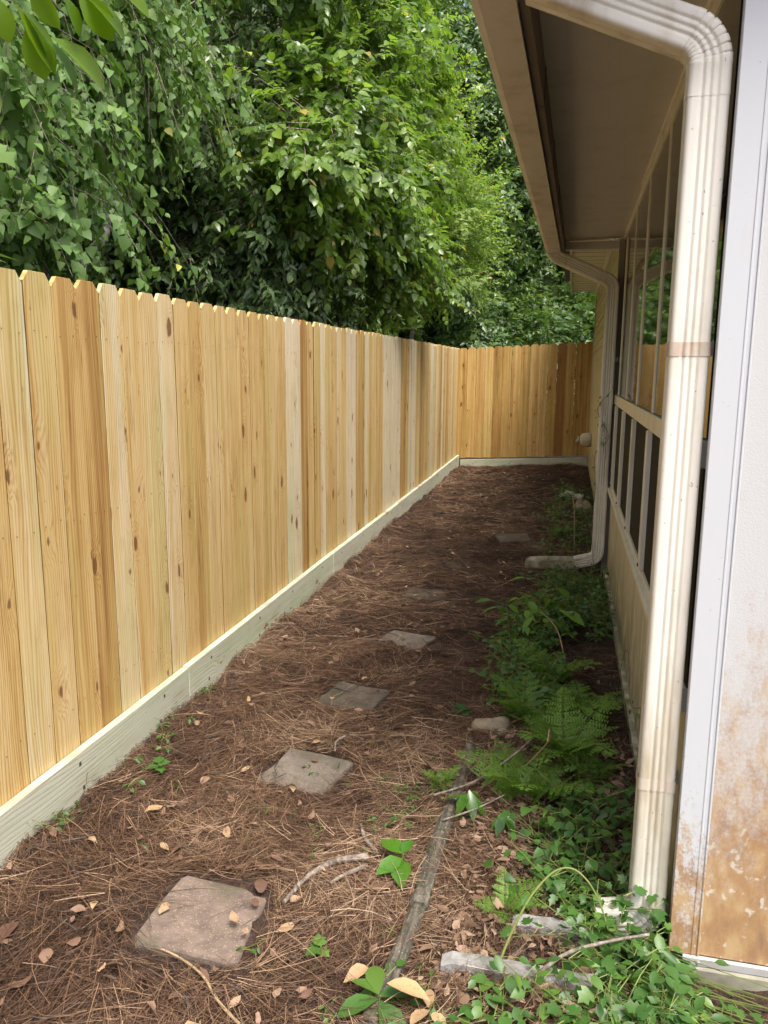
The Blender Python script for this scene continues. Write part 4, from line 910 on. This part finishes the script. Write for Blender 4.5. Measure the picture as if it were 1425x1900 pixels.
# ------------------------------------------------------------------ trees
def crown(lobes, T, size, seed, K=9, L=.35, droop=.5, cl=7, clr=.05, BL=.7, hang=.45, out=.6, twr=.0016, twigs=True, pinnate=False):
    r = np.random.default_rng(seed); B, D, Uo, BR = [], [], [], []
    for (cx, cy, cz, rx, ry, rz, n) in lobes:
        nt_ = max(1, n // cl); u = unit(r.normal(0, 1, (nt_, 3))); rad = r.random(nt_) ** .55 * .95
        b = np.array([cx, cy, cz]) + u * rad[:, None] * np.array([rx, ry, rz])
        bd = unit(u * out + r.normal(0, .35, (nt_, 3)) + np.array([0, 0, -droop * .6])); bl = BL * r.uniform(.5, 1.3, nt_)
        t = np.tile((np.arange(cl) + .5) / cl, nt_); bb = np.repeat(b, cl, 0); bbd = np.repeat(bd, cl, 0); bbl = np.repeat(bl, cl)
        bb = bb + bbd * (bbl * (t - .45))[:, None]; bb[:, 2] -= .30 * droop * bbl * t ** 2; bb += r.normal(0, clr, bb.shape)
        B.append(bb); Uo.append(np.repeat(u, cl, 0) * .6 + bbd * 1.0)
        BR.append((b - bd * bl[:, None] * .45, b + bd * bl[:, None] * .05 - np.array([0, 0, .07 * droop]) * bl[:, None], b + bd * bl[:, None] * .5 - np.array([0, 0, .30 * droop]) * bl[:, None]))
    B = np.concatenate(B); Uo = np.concatenate(Uo); n = len(B)
    D = unit(Uo * out + r.normal(0, .55, (n, 3)) + np.array([0, 0, -droop])); Lt = L * r.uniform(.6, 1.25, n)
    s_ = (np.arange(K) + .6) / K
    if pinnate: s_ = np.floor((np.arange(K)) / 2) / max(1, (K - 1) // 2) * .8 + .2
    P = B[:, None] + D[:, None] * (Lt[:, None] * s_[None])[..., None]; P[..., 2] -= .35 * droop * Lt[:, None] * s_[None] ** 2
    side_ = unit(np.cross(D, np.array([0, 0, 1.])) + 1e-4); alt = np.where(np.arange(K) % 2 == 0, 1., -1.)
    ld = D[:, None] * .55 + side_[:, None] * alt[None, :, None] * .85 + r.normal(0, .28, (n, K, 3)); ld[..., 2] -= hang
    if pinnate: ld[:, -1] = D * 1.0 + np.array([0, 0, -hang])
    nr = np.array([0, 0, 1.0]) + Uo[:, None] * .55 + r.normal(0, .40, (n, K, 3))
    sz = size * np.clip(r.lognormal(-.08, .26, (n, K)), .4, 1.5) * (1 if not pinnate else 1)
    V, F, nv = scatter_leaves(T, P.reshape(-1, 3), ld.reshape(-1, 3), nr.reshape(-1, 3), sz.ravel(), r)
    c = np.clip(np.repeat(r.beta(2, 2.2, n), K) * .7 + r.random(n * K) * .3, 0, 1); c = np.where(r.random(n * K) < .012, 1.0, np.minimum(c, .93))
    tw = None
    if twigs:
        E = B + D * Lt[:, None]; E[:, 2] -= .35 * droop * Lt; M_ = (B + E) / 2; M_[:, 2] += .04 * Lt
        a = unit(np.cross(D, np.array([.3, .2, .9]))); b2 = np.cross(D, a)
        ring = [a, -.5 * a + .87 * b2, -.5 * a - .87 * b2]
        TV = np.stack([p + q_ * w for p, w in ((B, twr * 1.5), (M_, twr), (E, twr * .5)) for q_ in ring], 1)
        tf = np.array([(i * 3 + j, i * 3 + (j + 1) % 3, i * 3 + 3 + (j + 1) % 3, i * 3 + 3 + j) for i in range(2) for j in range(3)])
        P0, P1, P2 = [np.concatenate([q[i] for q in BR]) for i in range(3)]; d_ = unit(P2 - P0); a = unit(np.cross(d_, np.array([.3, .2, .9]))); b2 = np.cross(d_, a); ring = [a, -.5 * a + .87 * b2, -.5 * a - .87 * b2]
        BV = np.stack([p + q_ * w for p, w in ((P0, twr * 2.6), (P1, twr * 2), (P2, twr)) for q_ in ring], 1)
        TV = np.concatenate([TV, BV])
        tw = (TV.reshape(-1, 3), (tf[None] + (np.arange(len(TV)) * 9)[:, None, None]).reshape(-1, 4))
    return V, F, np.repeat(c, nv), tw, B

def limbs_mb(trunk, trad, lobes, seed, nsub=6, r0=.03):
    """trunk polyline with limbs reaching each lobe and sub-branches inside it"""
    r = np.random.default_rng(seed); m = MB(); Q = catmull(trunk, 6); rr = np.linspace(trad[0], trad[1], len(Q))
    m.tube([tuple(p) for p in Q], list(rr * (1 + r.normal(0, .05, len(Q)))), 9)
    for (cx, cy, cz, rx, ry, rz, n) in lobes:
        c = np.array([cx, cy, cz]); cand = [i for i in range(len(Q)) if Q[i][2] < cz + .2] or [0]
        i = min(cand, key=lambda j: np.linalg.norm((Q[j] - c) * np.array([1, 1, .6]))); i = max(0, i - 2)
        mid = (Q[i] + c) / 2 + r.normal(0, .10, 3) + np.array([0, 0, .15 * np.linalg.norm(Q[i] - c) * .5]); P = catmull([Q[i], mid, c], 5); w0 = min(rr[i] * .7, r0)
        m.tube([tuple(p) for p in P], list(np.linspace(w0, w0 * .35, len(P))), 6)
        for _ in range(nsub):
            u = unit(r.normal(0, 1, 3)); e = c + u * np.array([rx, ry, rz]) * r.uniform(.6, .95); s0 = P[r.integers(3, len(P))]
            md = (s0 + e) / 2 + r.normal(0, .08, 3) + np.array([0, 0, .06]); S = catmull([s0, md, e], 4); m.tube([tuple(p) for p in S], list(np.linspace(w0 * .38, .0022, len(S))), 5)
    return m

def tree(name, label, cat, trunk, trad, lobes, T, leafmat, size, seed, barkmat='bark', extra=None, group=None, r0=.03, nsub=6, dens=2.1, **kw):
    base = tuple(float(v) for v in trunk[0]); t = thing(name, label, cat, base, group=group); off = Vector(base)
    m = limbs_mb(trunk, trad, lobes, seed, nsub, r0)
    for P, w in extra or []: Q = catmull(P, 5); m.tube([tuple(p) for p in Q], list(np.linspace(w[0], w[1], len(Q))), 7)
    o = m.build('trunk', barkmat, t, True); o.location = -off
    V, F, C, tw, B = crown([l[:6] + (int(l[6] * dens),) for l in lobes], T, size, seed, **kw)
    lo = (V[:, 2] < 2.02) & (V[:, 1] < 13.2); V[lo, 0] = np.minimum(V[lo, 0], -1.85)
    o = link('crown', np_mesh('crown', V, F, leafmat, C), t, -off)
    if tw: link('twigs', np_mesh('twigs', tw[0], tw[1], 'twig_bark'), t, -off)
    return t
TG = 'trees crowding over the left fence'
# tallow tree on the left: heart shaped leaves on drooping twigs
tree('tallow_tree', 'pale-barked tree with drooping heart-shaped leaves behind the nearest fence boards', 'tree',
     [(-3.0, 4.2, 0), (-2.95, 4.3, 1.2), (-2.9, 4.32, 2.11), (-2.9, 4.39, 2.24), (-2.9, 4.62, 2.43), (-2.9, 4.65, 2.64), (-2.9, 4.70, 2.81), (-2.9, 4.85, 2.90), (-3.1, 5.0, 3.4), (-3.3, 5.0, 4.6)], (.040, .014),
     [(-2.75, 3.75, 2.55, .50, .55, .42, 210), (-2.85, 3.45, 3.05, .55, .6, .40, 210), (-2.7, 4.35, 3.50, .45, .55, .30, 170), (-2.6, 5.2, 3.60, .4, .5, .28, 120), (-2.9, 4.3, 3.9, .6, .9, .45, 260), (-2.75, 3.3, 2.3, .4, .4, .3, 110), (-3.4, 3.0, 3.6, .8, .8, .9, 240), (-3.2, 5.2, 4.6, .9, 1.0, .6, 220)],
     T_HEART, 'tallow_leaf', .052, 4, 'pale_bark', [([(-2.9, 4.85, 2.9), (-2.9, 5.09, 2.91), (-2.9, 5.37, 2.93), (-2.9, 5.7, 3.0)], (.018, .008)), ([(-2.9, 5.01, 2.9), (-2.9, 5.08, 2.76), (-2.88, 5.34, 2.60), (-2.8, 5.6, 2.3)], (.010, .004)), ([(-2.9, 4.72, 2.84), (-2.88, 4.55, 2.75), (-2.86, 4.45, 2.5)], (.008, .003)), ([(-2.9, 4.8, 2.88), (-2.88, 4.88, 2.7), (-2.87, 4.9, 2.55)], (.006, .003))],
     TG, .02, dens=1.7, K=9, L=.22, droop=.9, hang=.8, cl=8, BL=.75)
# pale lobed oak at the far left
tree('white_oak', 'pale lobed-leaf oak sapling at the left edge of the picture', 'tree', [(-2.9, 2.9, 0), (-2.85, 3.0, 1.4), (-2.7, 3.0, 2.6)], (.03, .01),
     [(-2.55, 2.85, 2.60, .3, .35, .32, 60), (-2.7, 2.5, 2.9, .4, .4, .4, 60)], T_LOBED, 'tallow_leaf', .11, 5, group=TG, r0=.012, K=6, L=.2, droop=.5, hang=.8)
# dark glossy laurel-like tree left of centre
tree('laurel_tree', 'dark glossy-leaved tree in the shade left of the picture centre', 'tree', [(-3.2, 7.4, 0), (-3.0, 7.5, 1.4), (-2.65, 7.5, 2.16), (-2.6, 7.59, 2.45), (-2.6, 7.85, 2.74), (-2.8, 8.2, 3.6), (-3.0, 8.0, 5.0)], (.055, .02),
     [(-2.95, 6.0, 2.45, .30, .45, .30, 170), (-2.7, 6.2, 2.7, .5, .7, .50, 300), (-2.6, 6.3, 2.10, .4, .7, .25, 200), (-3.0, 6.0, 3.6, .7, 1.0, .6, 380), (-3.1, 7.2, 4.3, .8, 1.1, .6, 360), (-2.5, 7.0, 2.35, .35, .5, .3, 150), (-3.4, 6.6, 5.1, .9, 1.2, .6, 320), (-4.0, 5.6, 2.8, .5, .8, .6, 260)],
     T_LANCE, 'laurel_leaf', .076, 6, group=TG, r0=.03, K=9, L=.26, droop=.5, hang=.5, cl=7, BL=.7)
# bright hickory leaning over the fence
tree('hickory_tree', 'bright green tree with long glossy leaflets arching over the fence at picture centre', 'tree', [(-2.45, 7.9, 0), (-2.35, 7.8, 1.2), (-2.3, 7.74, 2.05), (-2.3, 7.67, 2.25), (-2.3, 7.64, 2.56), (-2.25, 7.4, 3.2), (-2.2, 7.2, 4.4), (-2.3, 7.4, 5.8)], (.035, .014),
     [(-1.95, 6.1, 3.20, .42, .65, .42, 190), (-1.95, 6.7, 3.75, .45, .75, .42, 230), (-1.95, 7.5, 3.30, .42, .7, .50, 230), (-1.9, 8.3, 2.85, .40, .65, .45, 190), (-2.0, 7.6, 4.45, .5, .8, .42, 230), (-1.9, 8.8, 3.75, .45, .75, .48, 210), (-2.0, 9.2, 4.8, .5, .9, .5, 200), (-2.05, 6.9, 2.85, .35, .5, .32, 110), (-1.75, 9.4, 2.75, .32, .55, .30, 90), (-2.1, 8.6, 5.7, .6, 1., .5, 180), (-2.2, 6.6, 4.9, .6, .9, .5, 180), (-1.95, 10.2, 4.2, .4, .7, .5, 130)],
     T_OVAL, 'hickory_leaf', .080, 7, extra=[([(-2.3, 7.4, 2.95), (-2.1, 6.7, 3.05), (-1.98, 6.1, 3.08), (-1.95, 5.5, 3.0)], (.014, .004)), ([(-2.28, 7.5, 3.0), (-2.05, 7.2, 3.5), (-1.9, 7.4, 4.0), (-1.85, 8.2, 4.7)], (.014, .004)), ([(-2.25, 7.4, 3.1), (-2.0, 7.6, 3.5), (-1.9, 8.2, 3.85), (-1.9, 9.2, 4.2)], (.012, .004))],
     group=TG, r0=.016, nsub=5, K=9, L=.20, droop=.40, cl=7, clr=.03, BL=.65, hang=.35, out=.8, pinnate=True)
# fresh yellow-green water oak farther along
tree('water_oak', 'fresh yellow-green oak with small leaves beyond the bright tree near the corner', 'tree', [(-2.9, 13.2, 0), (-2.7, 13.4, 2), (-2.5, 13.4, 4), (-2.5, 13.4, 6.5)], (.06, .02),
     [(-2.2, 13.4, 4.35, .65, .9, .40, 240), (-2.15, 14.6, 4.55, .55, .9, .45, 230), (-2.1, 13.8, 3.75, .6, .9, .40, 230), (-2.3, 12.8, 4.9, .6, .9, .4, 200), (-2.1, 15.4, 4.0, .45, .7, .30, 110), (-2.0, 13.6, 3.1, .4, .7, .3, 110), (-2.6, 13.0, 5.9, .9, 1.0, .6, 200), (-2.0, 16.6, 4.35, .25, .5, .2, 50), (-2.05, 16.0, 4.9, .25, .5, .2, 45), (-1.9, 15.6, 3.3, .25, .5, .2, 45)],
     T_RHOMB, 'oak_leaf', .080, 8, group=TG, r0=.025, K=9, L=.30, droop=-.15, hang=.05, out=.9, cl=8, BL=1.0)
# slender leaning tree behind the corner
tree('slender_tree', 'slender dark-trunked tree leaning right behind the fence corner', 'tree', [(-2.75, 19.5, 0), (-2.45, 19.8, 2.1), (-2.3, 20, 2.9), (-2.1, 20.2, 4.0), (-1.75, 20.2, 5.2), (-1.6, 20.2, 6.6), (-1.6, 20.2, 9)], (.085, .03),
     [(-2.3, 20.2, 4.0, .9, .9, .3, 150), (-1.4, 20.0, 4.5, 1.0, .9, .35, 170), (-2.3, 20.2, 5.4, 1.0, .9, .35, 170), (-1.0, 20.2, 5.7, .9, .9, .35, 160), (-1.7, 20.2, 6.8, 1.5, 1.2, .6, 240), (-2.4, 20.5, 7.9, 1.6, 1.4, .8, 240), (-.9, 20., 3.4, .8, .8, .3, 110), (-1.2, 20, 8.6, 1.6, 1.4, .8, 240)],
     T_RHOMB, 'forest_leaf', .13, 9, group=TG, r0=.04, K=12, L=.45, droop=.1, hang=.2, cl=7, BL=1.0)

# forest trees: two prototypes, copied
def forest_proto(seed, h, n, size, leafmat):
    r = np.random.default_rng(seed); lobes = []
    for i in range(22):
        z = h * (.27 + .70 * (i + .5) / 22); w = 1.9 * math.sin(math.pi * min(.97, (z / h) ** .75 * .85 + .12)); a = r.uniform(0, 6.28); d = w * r.uniform(.25, .75)
        q_ = r.uniform(.55, 1.25); d *= r.uniform(.8, 1.35); lobes.append((d * math.cos(a), d * math.sin(a), z, .95 * q_, .95 * q_, .55 * q_, int(n / 22 * q_ * 1.05)))
    trunk = [(0, 0, 0), (r.normal(0, .1), r.normal(0, .1), h * .3), (r.normal(0, .3), r.normal(0, .3), h * .65), (0, 0, h * .95)]
    m = limbs_mb(trunk, (.14, .03), lobes, seed, 3, .05).mesh('trunk', 'bark', True)
    V, F, C, tw, B = crown(lobes, T_RHOMB, size, seed, K=12, L=.45, droop=.4, hang=.35, twigs=False, cl=9, BL=1.6)
    return m, np_mesh('crown', V, F, leafmat, C)
PROTO = [forest_proto(31, 9.0, 3300, .125, 'forest_leaf'), forest_proto(32, 7.5, 3400, .11, 'laurel_leaf'), forest_proto(33, 8.5, 3300, .12, 'hickory_leaf')]
FT = [(-4.9, 6.4, 1, .95, 'tall dark tree two paces behind the laurel'), (-5.0, 3.2, 0, .9, 'leafy tree behind the pale-barked tallow'), (-4.3, 10.2, 0, 1.0, 'broad forest tree behind the bright arching tree'), (-3.9, 13.8, 2, 1.0, 'light green forest tree left of the yellow-green oak'),
      (-6.8, 8.8, 1, 1.15, 'dark forest tree deep behind the laurel'), (-6.3, 13.0, 0, 1.2, 'forest tree deep behind the picture centre'), (-4.9, 17.5, 2, 1.1, 'light forest tree behind the yellow-green oak'), (-3.4, 22.5, 1, 1.1, 'dark forest tree behind the slender leaning trunk, left of it'),
      (-0.9, 24.0, 1, 1.1, 'dark forest tree behind the slender leaning trunk, right of it'), (1.6, 21.0, 2, .85, 'sunny light green tree seen under the far eave'), (-7.0, 18.5, 1, 1.25, 'dark forest tree far behind the fence corner'), (-6.0, 24.0, 0, 1.3, 'tall forest tree at the back of the wood, left'),
      (-1.8, 29.0, 0, 1.3, 'tall forest tree at the back of the wood, middle'), (3.2, 27.0, 0, 1.2, 'tall forest tree at the back of the wood beyond the house'), (-7.6, 4.6, 0, 1.1, 'forest tree far left behind the nearest boards'), (-9.5, 11.0, 2, 1.3, 'forest tree at the far left back of the wood'), (-10, 16.5, 0, 1.4, 'forest tree in the deep left back of the wood'),
      (-4.2, 0.6, 0, 1.0, 'forest tree just outside the left of the picture'), (-2.9, 17.2, 1, .72, 'short dark tree between the oak and the slender trunk'), (-4.0, 27, 2, 1.4, 'tall light tree at the back behind the oak'), (0.3, 33, 1, 1.5, 'tall dark tree at the very back over the corner'), (-2.6, 17.8, 1, 1.25, 'tall dark green tree rising behind the yellow-green oak toward the eave'), (-4.4, 20.5, 0, 1.45, 'tallest forest tree between the oak and the slender trunk')]
for i, (x, y, p_, s_, lab) in enumerate(FT):
    t = thing('forest_tree', lab, 'tree', (x, y, 0), i * 1.7, 'forest trees behind the fence'); 
    for nm, me in zip(('trunk', 'crown'), PROTO[p_]): link(nm, me, t, scale=(s_, s_, s_))
# understory shrubs: copied
def shrub_proto(seed, leafmat, size):
    lobes = [(0, 0, .9, .8, .8, .8, 330), (.5, .3, 1.3, .6, .6, .6, 180), (-.4, -.4, 1.6, .6, .6, .6, 180), (.1, -.3, .5, .9, .9, .5, 200)]
    m = limbs_mb([(0, 0, 0), (.05, .03, .5), (.0, .0, 1.3)], (.03, .01), lobes, seed, 5, .015).mesh('stems', 'bark')
    V, F, C, tw, B = crown(lobes, T_RHOMB, size, seed, K=10, L=.35, droop=.2, hang=.3, twigs=False)
    return m, np_mesh('foliage', V, F, leafmat, C)
SPR = [shrub_proto(41, 'laurel_leaf', .10), shrub_proto(42, 'forest_leaf', .11)]
SH = [(-3.5, 5.6, 0, 1.05, 'dark low shrub behind the fence under the laurel'), (-3.7, 3.4, 0, 1.1, 'dark shrub low behind the nearest fence boards'), (-3.6, 9.2, 0, 1.1, 'dark shrub just behind the fence under the bright tree'), (-3.7, 11.4, 0, 1.15, 'dark shrub behind the fence beneath the yellow-green oak'), (-2.8, 16.0, 0, 1.25, 'shady shrub behind the left end of the back fence'),
      (-1.6, 16.6, 0, 1.2, 'shady shrub behind the middle of the back fence'), (-0.6, 17.0, 1, 1.3, 'mid green shrub behind the right part of the back fence'), (0.5, 16.9, 1, 1.35, 'bright shrub behind the back fence next to the house'), (-3.6, 7.3, 0, 1.3, 'dark shrub behind the laurel trunk'), (1.2, 19.0, 1, 1.6, 'bushy shrub beyond the house corner'), (-1.9, 18.5, 1, 1.5, 'shrub at the foot of the slender leaning trunk'), (-4.2, 12.2, 1, 1.4, 'bushy shrub deeper behind the long fence')]
for i, (x, y, p_, s_, lab) in enumerate(SH):
    t = thing('shrub', lab, 'shrub', (x, y, 0), i * 2.1, 'understory shrubs behind the fence')
    for nm, me in zip(('stems', 'foliage'), SPR[p_]): link(nm, me, t, scale=(s_, s_, s_))
# far wood as one mass closing the view
r = np.random.default_rng(77); n = 15000; a = r.uniform(R(-62), R(24), n); d = r.uniform(30, 44, n); hgt = 19 * r.random(n) ** .9
pos = np.stack([np.sin(a) * d, np.cos(a) * d, hgt], -1); ld = r.normal(0, 1, (n, 3)); ld[:, 2] -= .6; nr = r.normal(0, .6, (n, 3)) + np.array([0, -.4, 1])
V, F, nv = scatter_leaves(T_RHOMB, pos, ld, nr, r.uniform(.5, 1.0, n), r)
tag(link('far_wood', np_mesh('far_wood', V, F, 'forest_leaf', np.repeat(r.beta(2, 2, n), nv))), 'far-off mass of woodland closing the view behind the trees', 'woodland', kind='stuff')

# magnolia limb hanging into the top left corner
MG = thing('magnolia_tree', 'overhanging branch of large glossy leaves in the top left corner', 'tree', (-2.3, 1.0, 0), group=TG)
m = MB(); P = catmull([(-2.3, 1.0, 0), (-2.25, 1.05, 1.6), (-2.05, 1.25, 2.5), (-1.7, 1.5, 2.66), (-1.35, 1.66, 2.56), (-1.20, 1.76, 2.48)], 6); m.tube([tuple(p) for p in P], list(np.linspace(.034, .004, len(P))), 7)
for e in [(-1.05, 1.84, 2.50), (-1.36, 1.72, 2.43), (-1.22, 1.80, 2.42)]: Q = catmull([(-1.55, 1.58, 2.62), ((e[0] - 1.4) / 2, (e[1] + 1.62) / 2, 2.56), e], 4); m.tube([tuple(p) for p in Q], list(np.linspace(.007, .003, len(Q))), 5)
o = m.build('branch', 'twig_bark', MG, True); o.location = -MG.location
V0, F0 = T_OBLONG
def mleaf(base, tip, nrm, w=1.0, tone=.5):
    b, t = Vector(base), Vector(tip); L = (t - b).length; yv = (t - b).normalized(); zv = (Vector(nrm) - yv * Vector(nrm).dot(yv)).normalized(); xv = yv.cross(zv)
    V = V0.copy(); V[:, 0] *= w * .95; me = np_mesh('leaf', V * L, F0, 'magnolia_leaf', np.full(len(V0), tone), True)
    o = link('leaf', me, MG); M = Matrix(((xv.x, yv.x, zv.x, b.x), (xv.y, yv.y, zv.y, b.y), (xv.z, yv.z, zv.z, b.z), (0, 0, 0, 1))); o.matrix_world = Matrix.Translation(-MG.location) @ M
for l in [((-1.245, 1.775, 2.355), (-1.19, 1.847, 2.265), (.4, -.5, 1), 1.0, .4), ((-1.235, 1.785, 2.36), (-1.135, 1.870, 2.29), (-.2, -.7, .7), 1.1, .9), ((-1.285, 1.765, 2.385), (-1.262, 1.79, 2.275), (.5, -.8, .3), 1.2, .7), ((-1.29, 1.76, 2.41), (-1.235, 1.785, 2.34), (.3, -.2, 1), .9, .2),
          ((-1.30, 1.75, 2.42), (-1.225, 1.80, 2.30), (.7, -.6, .5), .8, .8), ((-1.155, 1.81, 2.45), (-1.075, 1.865, 2.39), (-.3, -.6, .8), 1.2, .6), ((-1.17, 1.80, 2.46), (-1.11, 1.855, 2.375), (.2, -.9, .4), 1.2, .9), ((-1.20, 1.79, 2.45), (-1.165, 1.81, 2.375), (.6, -.5, .8), .9, .2), ((-1.33, 1.72, 2.43), (-1.31, 1.73, 2.34), (.5, -.8, .4), 1.2, .8),
          ((-1.27, 1.76, 2.47), (-1.22, 1.78, 2.38), (-.3, -.7, .6), 1.0, .5), ((-1.10, 1.83, 2.49), (-1.02, 1.88, 2.44), (.2, -.7, .7), 1.1, .6), ((-1.36, 1.71, 2.46), (-1.40, 1.72, 2.36), (.3, -.7, .6), 1.0, .4)]: mleaf(*l)
